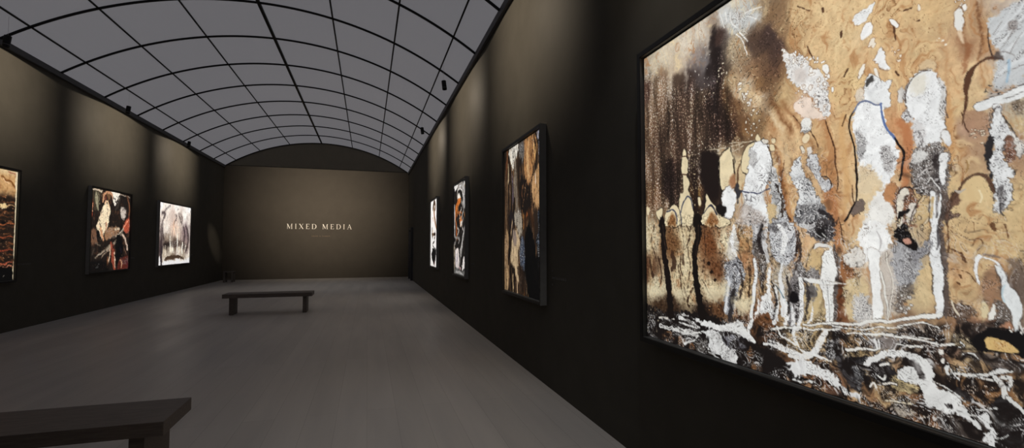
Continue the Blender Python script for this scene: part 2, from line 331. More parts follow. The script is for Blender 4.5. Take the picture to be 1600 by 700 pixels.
    s.poly("1178,352 1192,352 1194,385 1186,400 1176,395 1174,370", (168, 168, 170), 2, 4, tex=.75, tc=(62, 60, 62)); s.poly("1176,385 1190,380 1200,395 1199,420 1192,432 1186,415", (84, 74, 66), 3, 4, tex=.6, tc=(38, 34, 32), a=.9)
    s.stroke("1184,425 1190,445 1194,465", [3, 4, 2], (70, 56, 44), soft=1.5, rough=1.5); s.poly("1188,430 1196,426 1197,436 1190,440", (80, 70, 64), 2, 2)
    s.stroke("1179,405 1181,430 1179,455 1175,480 1172,510", [5, 6, 6, 6, 7], (226, 229, 230), edge=(80, 76, 74)); s.poly("1186,492 1192,465 1196,458 1202,472 1214,490 1206,498 1198,488", (232, 234, 234), 1.5, 2.5, out=(90, 84, 80), tex=.3)
    # upper white cluster
    s.poly("1224,82 1232,84 1241,88 1252,84 1260,96 1268,104 1280,108 1288,120 1293,132 1291,146 1297,165 1296,178 1284,180 1276,166 1266,152 1256,142 1246,136 1237,128 1230,118 1226,102", (222, 222, 220), 1.2, 3, out=(120, 88, 60), tex=.45, tc=(118, 110, 108), tf=1.2)
    s.poly("1240,164 1250,154 1262,152 1272,162 1285,178 1290,184 1262,186 1246,178", (222, 206, 192), 1.5, 2.5, out=(140, 96, 64), tex=.25, tc=(150, 110, 84))
    s.poly("1240,110 1256,108 1262,124 1252,132 1243,126", (200, 192, 186), 4, 3, tex=.3, a=.8)
    s.dots("1222,72 1245,80 1292,100 1300,150 1290,150 1262,110 1230,98", 44, (1, 3.4), (228, 228, 224), 30, out=(128, 100, 76)); s.dots("1240,140 1275,130 1290,165 1262,180", 20, (1, 3), (226, 222, 216), 31, out=(128, 100, 80))
    s.poly("1286,104 1291,101 1296,108 1294,116 1288,114", (228, 228, 224), .8, 1, out=(120, 90, 64))
    s.poly("1335,23 1345,16 1357,9 1366,5 1364,14 1358,24 1352,34 1340,38 1335,32", (222, 224, 224), 1, 1.8, out=(150, 118, 84), tex=.25, tc=(160, 156, 152)); s.poly("1345,50 1352,38 1359,37 1362,46 1356,58 1345,61", (228, 229, 228), 1, 1.4, out=(150, 118, 84), tex=.15, tc=(170, 164, 160))
    s.poly("1357,66 1362,60 1367,64 1368,71 1362,73", (222, 214, 200), 1, 2.5, out=(140, 100, 66)); s.poly("1370,85 1377,74 1383,84 1383,96 1388,107 1379,108 1370,99 1366,92", (226, 228, 228), 1, 2, out=(120, 92, 70), tex=.3, tc=(140, 134, 130))
    s.poly("1391,32 1396,30 1402,40 1398,44", (226, 226, 222), .8, 1, out=(110, 78, 52)); s.poly("1434,7 1438,6 1439,14 1435,16", (222, 215, 200), .8, .8, out=(140, 106, 76))
    s.poly("1491,20 1496,16 1502,22 1505,40 1504,50 1498,48 1493,42 1490,30", (214, 214, 210), 1, 1.5, out=(120, 88, 60)); s.poly("1500,14 1506,10 1508,16 1503,20", (226, 224, 218), .8, .8, out=(100, 76, 56)); s.poly("1498,50 1505,50 1507,66 1503,66", (208, 186, 158), 2, 1)
    s.dots("1490,0 1512,0 1508,12 1496,12", 6, (1, 2.4), (222, 220, 214), 32, out=(110, 84, 62)); s.dots("1395,70 1408,80 1406,95 1396,92", 10, (.8, 2.4), (222, 212, 194), 33, out=(130, 92, 60)); s.dots("1462,60 1478,60 1472,82 1464,80", 5, (.8, 2), (222, 214, 196), 34)
    # small whites between
    s.poly("1253,190 1262,184 1268,190 1267,200 1260,210 1254,204", (222, 222, 218), 1, 2.5, out=(110, 84, 62), tex=.4); s.poly("1254,214 1262,208 1265,216 1260,222 1255,221", (220, 204, 172), 1, 1, out=(130, 92, 60))
    s.poly("1205,217 1211,216 1212,223 1207,225", CR, .8, .6, out=(90, 62, 42)); s.poly("1203,228 1210,228 1211,236 1205,237", CR, .8, .6, out=(90, 62, 42))
    s.poly("1250,230 1254,228 1257,238 1253,242", (214, 206, 190), 1, 1, out=(110, 84, 62)); s.poly("1261,232 1267,230 1269,240 1264,246", (210, 206, 200), 1, 1.5, out=(120, 94, 72))
    s.poly("1260,255 1266,244 1275,242 1280,252 1282,268 1287,280 1297,284 1299,296 1290,300 1280,292 1270,272 1260,266", (202, 204, 206), 1.2, 3, out=(80, 66, 58), tex=.65, tc=(70, 68, 74), tf=1.3)
    s.stroke("1259,262 1268,275 1276,288 1283,300 1284,315", [5, 7, 7, 6, 4], (206, 172, 130), soft=1.5, rough=1.2, edge=(120, 84, 56)); s.stroke("1284,277 1294,278 1299,288 1299,297", 1.4, (50, 42, 40))
    s.poly("1236,268 1242,252 1250,248 1252,262 1258,275 1266,284 1276,300 1284,318 1290,330 1290,352 1246,352 1244,330 1248,305 1240,285", (218, 221, 222), 1.2, 4, out=(90, 78, 70), tex=.6, tc=(66, 66, 72), tf=1.0)
    s.poly("1246,325 1262,318 1286,322 1292,352 1246,352", (130, 130, 132), 3, 4, tex=.75, tc=(42, 42, 46)); s.poly("1200,270 1208,262 1218,278 1222,300 1226,325 1232,350 1202,352 1206,320 1204,300", (196, 198, 198), 1.5, 4, tex=.7, tc=(54, 52, 54))
    s.poly("1201,322 1212,318 1216,335 1212,350 1203,350", (206, 180, 132), 2, 3, tex=.4, a=.9); s.stroke("1214,290 1220,310 1224,340", [2, 4, 5], (60, 50, 44), rough=2)
    # the tall white tree with the blue and black outline
    s.poly("1341,112 1346,101 1350,101 1350,110 1346,120 1342,122", (226, 222, 212), 1, 1.5, out=(120, 92, 70)); s.poly("1366,110 1370,108 1372,120 1368,118", (226, 222, 212), 1, 1, out=(120, 92, 70))
    s.poly("1352,132 1354,122 1362,116 1372,122 1381,126 1390,124 1393,130 1389,138 1391,154 1390,165 1384,170 1374,164 1362,160 1352,164 1347,156 1350,146", (224, 227, 228), 1, 2.5, out=(100, 88, 80), tex=.35, tc=(120, 120, 124))
    s.poly("1353,134 1355,124 1362,118 1364,124 1359,130 1356,137", (66, 64, 62), 1, 1.5); s.poly("1338,150 1344,138 1350,140 1350,155 1342,164", (214, 202, 184), 2, 2.5, out=(140, 108, 80), tex=.3)
    s.poly("1336,168 1346,160 1358,158 1370,164 1378,165 1381,182 1388,200 1398,216 1404,236 1400,262 1390,285 1378,296 1368,290 1360,302 1348,304 1341,296 1341,262 1344,240 1338,222 1334,200 1332,182", (230, 233, 234), 1.2, 3, tex=.34, tc=(142, 140, 142), tf=1.5)
    s.poly("1338,205 1350,210 1356,225 1350,245 1342,250 1338,228", (190, 190, 190), 3, 3, tex=.75, tc=(70, 68, 70)); s.poly("1378,225 1392,232 1400,248 1392,270 1380,262 1374,240", (196, 196, 196), 3, 4, tex=.7, tc=(84, 78, 78))
    s.poly("1340,262 1356,258 1370,272 1380,290 1374,312 1350,322 1340,318 1339,290", (212, 192, 156), 4, 4, tex=.3, tc=(130, 100, 74), a=.9); s.poly("1362,310 1378,296 1392,300 1398,320 1390,352 1352,352 1356,330", (226, 226, 222), 3, 5, tex=.3, tc=(140, 128, 118))
    s.poly("1382,300 1390,288 1400,290 1400,322 1392,318 1384,312", (196, 134, 84), 2, 2.5, out=(104, 70, 48), tex=.2); s.poly("1330,330 1340,314 1350,316 1350,328 1340,334 1332,338", (112, 98, 90), 2, 3, out=(60, 48, 42), tex=.4)
    s.stroke("1334,172 1328,186 1328,206 1332,224 1337,244 1338,268 1338,296 1338,314 1330,330 1321,346", [2.2, 2.6, 3, 2.8, 2.8, 3, 2.6, 2.6, 3, 3.5], (24, 18, 18))
    s.stroke("1332,176 1338,166 1348,159 1358,158 1369,163 1377,162", [1.6, 2.6, 3, 3, 2.6, 2.2], (104, 114, 140)); s.stroke("1376,161 1377,176 1381,192 1389,206 1400,219", [2, 3.4, 3.8, 3.6, 3], (88, 110, 158)); s.stroke("1398,216 1406,228 1411,244 1410,262 1405,283", [2, 3.4, 3.6, 3.4, 2.6], (24, 20, 22))
    # second tree
    s.poly("1404,140 1412,136 1415,146 1412,158 1405,160 1403,150", (206, 204, 200), 1.2, 2, out=(110, 90, 76), tex=.35); s.poly("1411,176 1418,170 1426,172 1426,186 1416,190 1410,184", (204, 204, 204), 1.2, 2, out=(110, 90, 76), tex=.45)
    s.poly("1438,104 1444,96 1452,92 1460,96 1462,106 1456,114 1446,112", (204, 180, 144), 2, 3, out=(120, 88, 62), tex=.35, tc=(120, 88, 62))
    s.poly("1417,138 1424,122 1434,113 1446,110 1456,112 1464,122 1471,132 1473,144 1477,152 1478,166 1474,178 1477,196 1474,212 1464,230 1452,224 1442,236 1432,226 1426,208 1428,190 1420,172 1415,156", (224, 227, 228), 1.2, 2.5, out=(80, 70, 66), ow=1.8, tex=.28, tc=(150, 148, 150))
    s.poly("1426,122 1440,116 1448,122 1446,140 1432,148 1422,140", (206, 200, 182), 5, 3, a=.6); s.stroke("1417,160 1417,142 1426,122 1440,112 1452,111", [2.4, 2, 1.6, 1.8, 1.6], (74, 64, 60)); s.stroke("1468,130 1478,146 1477,165 1480,182", 1.6, (78, 66, 62))
    s.poly("1466,120 1474,130 1478,158 1476,180 1468,178 1470,150", (206, 206, 204), 2, 2.5, tex=.6, tc=(80, 76, 76)); s.poly("1424,188 1440,196 1448,214 1440,236 1430,230 1424,208", (206, 206, 206), 3, 4, tex=.65, tc=(96, 90, 90))
    s.poly("1424,236 1440,232 1462,222 1474,230 1484,244 1482,280 1478,300 1462,308 1444,306 1428,296 1422,268", (132, 126, 122), 2.5, 4, out=(74, 62, 56), tex=.75, tc=(52, 46, 44), tf=1.1)
    s.poly("1424,240 1440,234 1450,242 1440,252 1426,258", (206, 206, 204), 2, 3, tex=.55, tc=(90, 84, 82)); s.poly("1455,242 1470,238 1470,262 1478,284 1466,300 1456,286 1462,266", (50, 44, 44), 1.5, 3.5, tex=.5, tc=(190, 186, 182))
    s.poly("1469,242 1481,240 1482,256 1478,274 1474,292 1469,284 1470,262", (224, 226, 226), 1, 1.5, out=(60, 54, 52), tex=.2); s.poly("1472,206 1478,202 1484,208 1486,220 1482,228 1475,224", (218, 220, 220), 1, 1.5, out=(90, 78, 70), tex=.3)
    s.stroke("1450,282 1456,276 1464,290 1468,300", 2, (214, 214, 212)); s.stroke("1432,276 1444,266 1456,262", 2, (196, 192, 190), dry=.3)
    s.poly("1400,300 1412,292 1424,294 1430,306 1436,322 1426,335 1430,350 1400,352", (150, 108, 82), 2, 4, tex=.6, tc=(52, 36, 32)); s.poly("1406,296 1416,294 1420,304 1412,310 1410,350 1400,350 1402,320", (220, 214, 200), 1.2, 2, out=(60, 44, 40), tex=.25)
    s.stroke("1404,298 1412,291 1424,294 1430,306", [1, 2, 2, 1], (34, 26, 26)); s.poly("1420,322 1430,318 1432,330 1426,344 1418,348", (210, 204, 194), 1, 2, out=(50, 40, 38)); s.stroke("1440,308 1432,322 1424,346", 2, (62, 50, 44))
    # trunk going down
    s.poly("1466,305 1480,304 1480,330 1474,352 1480,400 1482,440 1486,475 1490,492 1474,494 1470,430 1464,370", (92, 80, 74), 2, 3, tex=.4, tc=(44, 38, 36))
    s.poly("1452,302 1458,300 1462,318 1466,303 1468,330 1464,352 1467,372 1470,400 1474,425 1475,460 1473,493 1462,494 1460,462 1457,430 1454,390 1453,350", (224, 227, 228), 1, 1.5, out=(54, 48, 46), ow=1.8, tex=.14, tc=(150, 148, 148)); s.stroke("1464,352 1466,376 1464,390", [2, 5, 2], (90, 88, 90), soft=1.5); s.stroke("1455,310 1454,340", 3, (196, 170, 120), soft=1.2); s.stroke("1460,306 1462,340", 3.5, (130, 128, 128), dry=.3)
    s.poly("1484,305 1496,300 1508,308 1494,316 1482,326 1490,334 1500,334 1486,342 1480,352 1476,340 1478,318", (104, 78, 64), 1.5, 2.5, out=(56, 42, 36), tex=.4)
    # right hand side
    s.poly("1546,30 1552,22 1562,22 1572,10 1590,0 1602,-5 1602,125 1580,132 1566,136 1553,132 1552,112 1556,96 1562,82 1548,66 1546,46", (188, 192, 194), 2.5, 4, tex=.4, tc=(128, 124, 124), tf=1.6, ta=.9, tx=3)
    for t, w in [("1560,72 1580,50 1602,22", 5), ("1552,60 1572,38 1602,6", 4), ("1566,86 1586,66 1602,50", 4), ("1562,110 1580,100 1602,92", 6)]:
        s.stroke(t, w, (206, 210, 212), soft=2.5, rough=1.5, dry=.25)
    for t in ["1562,80 1572,66 1586,44", "1552,52 1566,32", "1570,112 1586,106 1602,100", "1576,84 1596,52", "1558,84 1570,80 1582,88"]:
        s.stroke(t, 1.3, (118, 112, 110), a=.8, dry=.3)
    s.poly("1576,36 1586,32 1590,44 1580,50", (130, 122, 118), 3, 3, tex=.4, a=.8); s.stroke("1574,94 1577,110 1575,126", 3.6, (140, 172, 196), soft=2, a=.75)
    s.stroke("1508,168 1512,150 1512,134 1517,116 1524,104 1536,96 1550,92 1564,92", [2, 4, 8, 9, 4, 3, 4, 2], (84, 56, 40), rough=1.2, edge=(50, 36, 30)); s.stroke("1546,40 1544,56 1546,74 1550,88", [1, 2, 2, 3], (70, 54, 46))
    s.stroke("1510,166 1506,180 1504,196", [3, 4, 1.5], (72, 48, 36)); s.dots("1540,130 1570,132 1590,130 1580,145 1545,145", 18, (.8, 2.4), (70, 64, 62), 35); s.poly("1552,95 1562,92 1566,86 1560,80 1554,86", (70, 62, 60), 2, 2, a=.8)
    s.poly("1508,176 1520,172 1540,176 1548,190 1546,206 1530,212 1516,204 1506,196", (158, 124, 100), 3, 3, tex=.35, tc=(104, 76, 60), a=.8); s.dots("1512,205 1545,205 1545,222 1530,225", 14, (.8, 2.4), (214, 202, 180), 36, out=(80, 60, 48)); s.stroke("1502,176 1506,192 1516,206", 1.6, (74, 50, 38))
    s.poly("1523,164 1528,159 1545,154 1562,148 1582,139 1602,132 1602,150 1582,158 1562,165 1545,170 1530,174 1524,171", (214, 217, 217), 1, 1, out=(70, 62, 60), ow=1.6, tex=.1, tc=(150, 148, 148)); s.stroke("1560,158 1582,149 1602,141", 1.4, (120, 116, 114), dry=.3)
    s.poly("1550,166 1560,166 1564,174 1556,178 1550,174", (214, 216, 216), 1, 1, out=(70, 62, 60)); s.poly("1580,160 1596,158 1602,168 1598,180 1586,172", (120, 104, 88), 2.5, 3, tex=.5, tc=(58, 48, 42), a=.85)
    s.poly("1541,222 1547,206 1552,190 1556,206 1554,226 1552,244 1556,262 1550,282 1546,270 1541,258 1540,240", (40, 38, 40), 1.5, 2.5); s.poly("1570,214 1582,210 1588,224 1586,246 1578,252 1572,240", (128, 92, 74), 2, 3, out=(60, 48, 42), tex=.4, tc=(60, 46, 40))
    s.poly("1551,176 1556,170 1562,174 1568,186 1584,206 1586,212 1572,210 1570,226 1568,240 1574,254 1586,266 1584,280 1576,276 1582,292 1580,310 1572,320 1564,332 1554,330 1553,312 1550,296 1554,276 1546,262 1549,246 1556,232 1552,218 1547,206 1550,192", (214, 217, 218), 1.2, 3, out=(52, 48, 48), ow=1.8, tex=.42, tc=(96, 94, 98), tf=1.4, ta=.3)
    s.poly("1556,296 1566,290 1570,304 1566,328 1558,322", (70, 68, 70), 2, 3, tex=.5, tc=(190, 190, 190)); s.stroke("1546,190 1550,176 1556,170", 1.6, (70, 62, 60)); s.stroke("1568,182 1580,196 1590,212", 1.6, (60, 54, 52)); s.stroke("1560,318 1562,332 1566,338", 2, (58, 54, 54))
    s.poly("1584,206 1592,216 1598,232 1596,244 1588,238", (206, 204, 198), 1.5, 2.5, out=(90, 76, 66), tex=.4)
    s.poly("1504,296 1508,285 1518,277 1530,274 1541,280 1548,292 1548,306 1530,315 1510,312 1500,310", (208, 184, 138), 2, 1.5, a=.9)
    s.stroke("1481,313 1492,306 1500,296 1506,285 1518,275 1529,271 1540,275 1548,284 1551,300", [5, 5, 4, 4, 3, 3, 4, 6, 3], (88, 64, 50), rough=1, edge=(46, 36, 32)); s.stroke("1532,297 1535,308 1532,315", 2.4, (222, 208, 172)); s.stroke("1507,250 1510,258 1508,268", 2, (150, 116, 70)); s.stroke("1493,298 1500,300 1510,296", [3, 5, 2], (176, 168, 156))
    # lower right ground
    for t, w in [("1484,390 1500,396 1506,408", [2, 3, 2]), ("1500,395 1502,404", 4), ("1548,352 1553,362", [8, 4]), ("1482,420 1500,422 1516,428 1526,440", [1.5, 1.5, 2, 2]), ("1520,380 1528,372 1536,380 1528,388", 1.6), ("1481,350 1484,380 1480,400", 2.5), ("1566,352 1572,372", 2), ("1500,430 1502,434", 3), ("1496,441 1500,444", 3)]:
        s.stroke(t, w, (88, 58, 38), rough=1.2, a=.85)
    s.poly("1484,478 1496,472 1512,476 1522,490 1512,500 1526,508 1520,520 1494,502 1484,494", (96, 76, 62), 3, 5, tex=.6, tc=(42, 34, 30)); s.stroke("1488,472 1498,492", 3, (210, 200, 180)); s.poly("1512,498 1530,500 1528,514 1518,512", (196, 140, 104), 3, 3, tex=.3, tc=(120, 76, 54))
    s.poly("1538,432 1548,416 1560,428 1562,450 1556,475 1546,478 1538,460", (150, 116, 90), 3, 3, tex=.3, a=.8); s.poly("1556,470 1570,474 1584,500 1590,525 1560,522 1552,500", (110, 100, 92), 3, 4, tex=.55, tc=(58, 50, 46)); s.poly("1572,408 1602,420 1602,520 1596,500 1594,460 1582,430", (108, 94, 84), 5, 4, tex=.4, tc=(76, 64, 58), tx=4, a=.85)
    s.poly("1560,510 1578,505 1588,512 1582,520 1564,520", (190, 130, 96), 3, 3, a=.85)
    s.stroke("1531,402 1540,402 1552,408 1562,420 1566,428", [3, 3, 3, 4, 4], (224, 226, 226), edge=(110, 96, 86)); s.stroke("1534,396 1548,398 1560,404", [2, 5, 2], (128, 112, 100), soft=1.5, rough=1.5)
    s.poly("1531,396 1536,400 1530,406 1526,414 1528,426 1534,444 1530,442 1524,428 1520,416 1521,404 1525,398", (226, 228, 228), 1, 1.2, out=(120, 100, 86)); s.poly("1552,415 1560,418 1570,430 1580,448 1592,460 1595,480 1594,505 1592,528 1586,515 1582,498 1574,480 1567,466 1568,448 1564,436", (216, 221, 222), 1, 1, out=(76, 68, 64), ow=1.8, tex=.1, tc=(160, 160, 160)); s.stroke("1572,445 1568,458 1570,470", 2, (158, 190, 202), soft=1.5, a=.8)
    s.poly("1536,470 1541,476 1540,496 1532,494 1530,482", (208, 194, 158), 1.2, 1.5, out=(96, 78, 62)); s.poly("1546,484 1553,474 1553,490 1550,500 1541,498", (222, 222, 216), 1, 1.5, out=(96, 84, 74))
    # centre: bird of grey feathers, white pillar, black eyes
    s.poly("1204,352 1216,340 1234,345 1244,360 1246,385 1240,405 1228,416 1218,412 1208,400 1203,380", (204, 207, 210), 1.5, 4, out=(70, 64, 62), tex=.62, tc=(78, 78, 84), tf=1.0); s.stroke("1242,356 1246,378 1242,400", [2, 4, 3], (70, 48, 38), rough=1.5); s.poly("1202,350 1226,346 1230,356 1212,362 1202,362", (78, 76, 78), 2, 3, tex=.55, tc=(204, 206, 208))
    s.poly("1262,352 1282,342 1302,348 1306,366 1300,378 1288,380 1276,376 1264,368", (86, 82, 84), 2, 4, tex=.65, tc=(24, 22, 24), tf=1.1); s.poly("1278,360 1288,356 1293,368 1286,374 1279,370", (30, 28, 30), 1.2, 2); s.stroke("1262,350 1272,362 1286,372", 1.6, (206, 206, 206), dry=.4); s.stroke("1286,364 1291,371", 2, (206, 206, 204)); s.stroke("1250,352 1262,356 1272,352", [4, 7, 4], (196, 197, 198), dry=.4)
    s.stroke("1266,392 1280,382 1300,388", [3, 5, 3], (216, 216, 212), edge=(96, 80, 70)); s.stroke("1272,384 1262,400 1260,416", 2, (64, 46, 36))
    s.poly("1262,394 1284,390 1284,425 1268,424 1262,410", (204, 176, 128), 3, 4, tex=.35, tc=(128, 92, 62)); s.poly("1240,412 1252,410 1260,422 1272,418 1280,428 1276,440 1250,440 1240,430", (140, 136, 134), 2.5, 4, tex=.7, tc=(52, 48, 48)); s.poly("1212,420 1228,416 1236,440 1232,470 1215,470 1208,445", (190, 180, 160), 3, 4, tex=.5, tc=(90, 80, 70), a=.8)
    s.poly("1256,445 1280,442 1288,480 1290,505 1256,508", (200, 178, 132), 3, 4, tex=.5, tc=(110, 92, 72)); s.poly("1232,440 1246,432 1252,460 1250,490 1240,520 1230,500", (118, 114, 114), 2.5, 4, tex=.6, tc=(44, 42, 44)); s.poly("1258,445 1270,442 1276,460 1266,468 1258,460", (110, 106, 104), 2, 4, tex=.6, tc=(50, 46, 46))
    s.poly("1302,388 1309,400 1311,430 1309,470 1308,506 1300,506", (96, 88, 84), 2, 2.5, tex=.4, tc=(52, 46, 44)); s.stroke("1310,400 1312,430", [3, 5], (150, 145, 140), dry=.4)
    s.poly("1286,396 1300,389 1303,402 1307,422 1304,436 1302,462 1303,486 1301,506 1291,506 1289,482 1284,458 1281,442 1284,424", (230, 232, 230), 1, 1.4, out=(120, 106, 98), tex=.08, tc=(170, 166, 160)); s.stroke("1292,440 1294,470 1296,500", 1.2, (150, 150, 150), dry=.3)
    s.stroke("1254,433 1268,438 1286,442 1308,442", [3, 7, 6, 2], (224, 226, 224), edge=(120, 108, 100)); s.stroke("1304,440 1320,443 1342,442", [2.5, 2, 1], (204, 200, 192))
    s.stroke("1222,412 1219,430 1222,455 1224,490", [4, 5, 8, 10], (222, 225, 226), dry=.15, rough=1.5); s.stroke("1212,450 1214,480 1210,505", [4, 7, 8], (224, 227, 228), dry=.2, rough=1.5); s.stroke("1251,434 1252,460 1251,490 1247,515", [6, 7, 6, 6], (228, 230, 230), edge=(90, 84, 80)); s.poly("1234,462 1240,456 1247,462 1246,472 1238,474", (18, 16, 18), 1.2, 2); s.stroke("1213,446 1224,464 1236,484", 1.6, (96, 132, 152)); s.stroke("1200,462 1208,480 1216,500", 4, (214, 216, 216), dry=.3)
    for t, w, c in [("1204,420 1200,445 1203,470", [4, 6, 5], W_), ("1226,470 1230,490 1226,508", [7, 9, 6], W_), ("1238,484 1240,500 1236,515", [5, 6, 4], W_), ("1186,470 1184,488 1180,505", [3, 5, 4], W_), ("1146,352 1144,380 1150,400", [5, 6, 4], W_), ("1198,360 1194,385 1200,410", [5, 7, 4], (206, 208, 210)), ("1218,352 1226,372 1222,396", [6, 10, 6], W_), ("1270,480 1266,500 1258,508", [3, 4, 3], W_), ("1318,450 1324,470 1320,495", [3, 4, 3], (206, 196, 180)),
                    ("1206,440 1212,470 1208,500", [3, 4, 3], (40, 34, 32)), ("1228,430 1234,455 1232,490", [3, 5, 3], (44, 38, 36)), ("1168,415 1172,440 1168,480", [3, 4, 2], (58, 40, 28)), ("1190,350 1186,372 1192,395", [5, 6, 4], (46, 40, 40)), ("1246,360 1250,390 1244,420", [4, 6, 4], (60, 48, 42)), ("1260,440 1262,470 1256,500", [3, 5, 3], (56, 50, 48)), ("1156,420 1160,445 1154,470", [2, 4, 3], (62, 50, 46)), ("1280,330 1296,338 1302,352", [6, 8, 5], (40, 36, 38))]:
        s.stroke(t, w, c, rough=2.2, soft=1, dry=.3)
    # great white tree low centre
    s.poly("1346,352 1362,345 1380,350 1388,364 1394,376 1386,386 1390,394 1378,400 1372,408 1360,404 1350,412 1340,416 1330,412 1336,398 1346,392 1340,376", (233, 235, 234), 1.5, 4.5, tex=.16, tc=(140, 128, 120)); s.poly("1318,398 1334,388 1346,392 1346,412 1334,420 1322,412", (222, 220, 214), 2, 4.5, out=(100, 78, 62), tex=.45, tc=(110, 86, 68))
    s.poly("1312,415 1326,418 1336,428 1330,440 1318,438 1312,432", (160, 100, 56), 3, 4, tex=.4, tc=(70, 42, 28)); s.poly("1320,440 1345,436 1356,450 1350,475 1335,500 1322,490", (206, 186, 146), 3, 5, tex=.4, tc=(110, 78, 52)); s.poly("1334,465 1352,462 1366,485 1368,500 1336,500", (206, 204, 200), 3, 5, tex=.55, tc=(110, 108, 108))
    s.poly("1376,400 1392,392 1408,410 1406,450 1396,480 1384,500 1380,450", (196, 188, 178), 4, 4, tex=.25, tc=(140, 132, 126))
    s.poly("1356,390 1374,396 1374,420 1377,450 1378,500 1366,500 1363,460 1358,430", (234, 236, 235), 1.2, 1.4, out=(150, 140, 132), tex=.06, tc=(180, 178, 174)); s.stroke("1376,425 1382,450 1386,480 1386,500", [3, 2.6, 2.2, 2], (222, 222, 216), edge=(130, 122, 116)); s.stroke("1385,395 1392,420 1395,445 1390,480 1387,498", 2, (216, 212, 202), edge=(140, 130, 120)); s.stroke("1370,360 1376,375 1371,395", [1, 3, 1], (186, 184, 184))
    s.poly("1400,375 1420,380 1434,388 1442,410 1434,430 1420,445 1404,452 1398,430 1394,400", (166, 167, 170), 3, 5, tex=.5, tc=(98, 96, 98), tf=1.5); s.poly("1420,385 1436,386 1452,376 1454,392 1440,402 1430,410", (140, 140, 144), 2.5, 4, tex=.55, tc=(70, 70, 74)); s.poly("1404,450 1420,440 1430,455 1418,470 1406,490 1398,480", (112, 104, 98), 3, 5, tex=.6, tc=(58, 52, 50), a=.85)
    s.poly("1396,370 1400,356 1408,350 1418,350 1424,360 1428,372 1434,382 1432,390 1420,386 1408,380", (18, 15, 16), 1.2, 3); s.poly("1411,374 1417,370 1425,373 1425,379 1416,381", (190, 142, 124), 1, 1, out=(60, 40, 36)); s.stroke("1402,345 1408,335 1420,330", [6, 9, 5], (26, 22, 22), rough=2); s.dots("1396,352 1404,340 1440,340 1450,355 1430,360", 22, (.8, 2.6), (196, 180, 150), 40, out=(60, 48, 40))
    s.dots("1402,445 1420,450 1430,480 1404,490", 14, (1, 3), (200, 198, 194), 41, out=(80, 72, 66))
    # ---- black undergrowth and its white lashes
    s.poly("1004,478 1022,482 1044,488 1068,486 1096,490 1118,494 1134,504 1150,506 1166,512 1182,536 1200,545 1222,560 1240,576 1256,590 1290,610 1330,624 1330,640 1160,580 1004,535", (24, 20, 19), 2.5, 6)
    s.dots("1006,490 1060,500 1140,560 1200,580 1330,630 1300,625 1180,585 1006,535", 130, (.5, 1.8), (112, 98, 84), 42, a=.7)
    s.dots("1006,482 1030,486 1026,520 1006,520", 40, (.6, 1.6), (150, 140, 122), 43, a=.8)
    for t in ["1036,520 1048,518 1052,535 1040,538", "1044,526 1050,528 1050,536 1044,536", "1062,522 1070,530 1066,542 1060,536", "1076,536 1084,538 1084,548 1077,546", "1168,545 1180,548 1178,570 1168,566", "1176,565 1192,572 1186,582 1174,576"]:
        s.poly(t, (136, 92, 56), 2, 3, tex=.55, tc=(52, 34, 24))
    s.poly("1088,532 1104,534 1110,552 1096,552 1088,545", (72, 68, 64), 3, 3, tex=.6, tc=(150, 146, 138)); s.poly("1060,505 1084,510 1090,524 1070,524", (60, 56, 54), 3, 3, tex=.6, tc=(150, 148, 142))
    s.poly("1182,497 1200,492 1206,515 1200,530 1184,528 1176,516", (112, 68, 36), 3, 5, tex=.5, tc=(46, 30, 22)); s.poly("1150,488 1168,490 1170,505 1152,506", (132, 82, 44), 3, 4, tex=.5, tc=(52, 34, 24))
    s.stroke("1030,496 1042,496 1053,498", [2.4, 3, 2.6], (208, 204, 196), dry=.15)
    for t, w in [("1032,509 1042,511 1056,516 1076,521 1092,526", [5, 4, 4, 3, 2]), ("1062,496 1072,500 1084,506 1094,512", [5, 4, 3, 2]), ("1062,503 1076,508 1090,513", [2, 3, 1.5]), ("1062,513 1080,518 1096,522", [3, 3.5, 2]), ("1068,530 1070,536 1080,533 1089,527", [3, 4, 3, 1.5]), ("1064,492 1076,494", 2), ("1052,518 1060,512", 2.5)]:
        s.stroke(t, w, (222, 223, 221), rough=1.2, dry=.3)
    s.poly("1080,497 1096,500 1112,504 1128,508 1140,504 1154,502 1164,510 1174,524 1178,532 1164,528 1148,520 1128,518 1108,512 1094,506", (228, 230, 229), 1.2, 2.5, tex=.25, tc=(70, 68, 68), tx=4, ta=-.3); s.poly("1096,518 1112,516 1126,522 1132,534 1146,544 1152,558 1150,568 1136,566 1126,556 1112,552 1106,540 1108,530", (224, 226, 226), 1.2, 4, tex=.45, tc=(38, 36, 36), tf=1.3); s.poly("1128,524 1146,522 1162,530 1166,544 1150,546 1136,540", (84, 84, 92), 2.5, 3, tex=.7, tc=(190, 192, 196), tf=.7)
    s.stroke("1108,550 1118,558 1134,564 1150,566", [2, 3, 3, 2], (210, 212, 210), dry=.2); s.stroke("1150,510 1166,520 1178,532", [6, 7, 4], (228, 230, 229), dry=.1); s.stroke("1176,500 1171,512 1172,526", [4, 5, 3], (228, 230, 229))
    # centre of the ground
    s.poly("1254,508 1280,506 1280,530 1272,550 1256,550 1250,530", (196, 166, 112), 2.5, 4, tex=.4, tc=(80, 56, 38)); s.poly("1286,540 1300,530 1308,545 1306,562 1290,560", (120, 120, 122), 2, 4, tex=.7, tc=(214, 216, 216)); s.poly("1300,508 1316,512 1316,545 1330,580 1342,600 1346,612 1330,606 1316,585 1306,560", (70, 68, 70), 2.5, 3, tex=.5, tc=(120, 120, 122), tx=3, ta=1.0); s.poly("1312,520 1322,518 1322,545 1314,548", (130, 90, 58), 3, 3, a=.8)
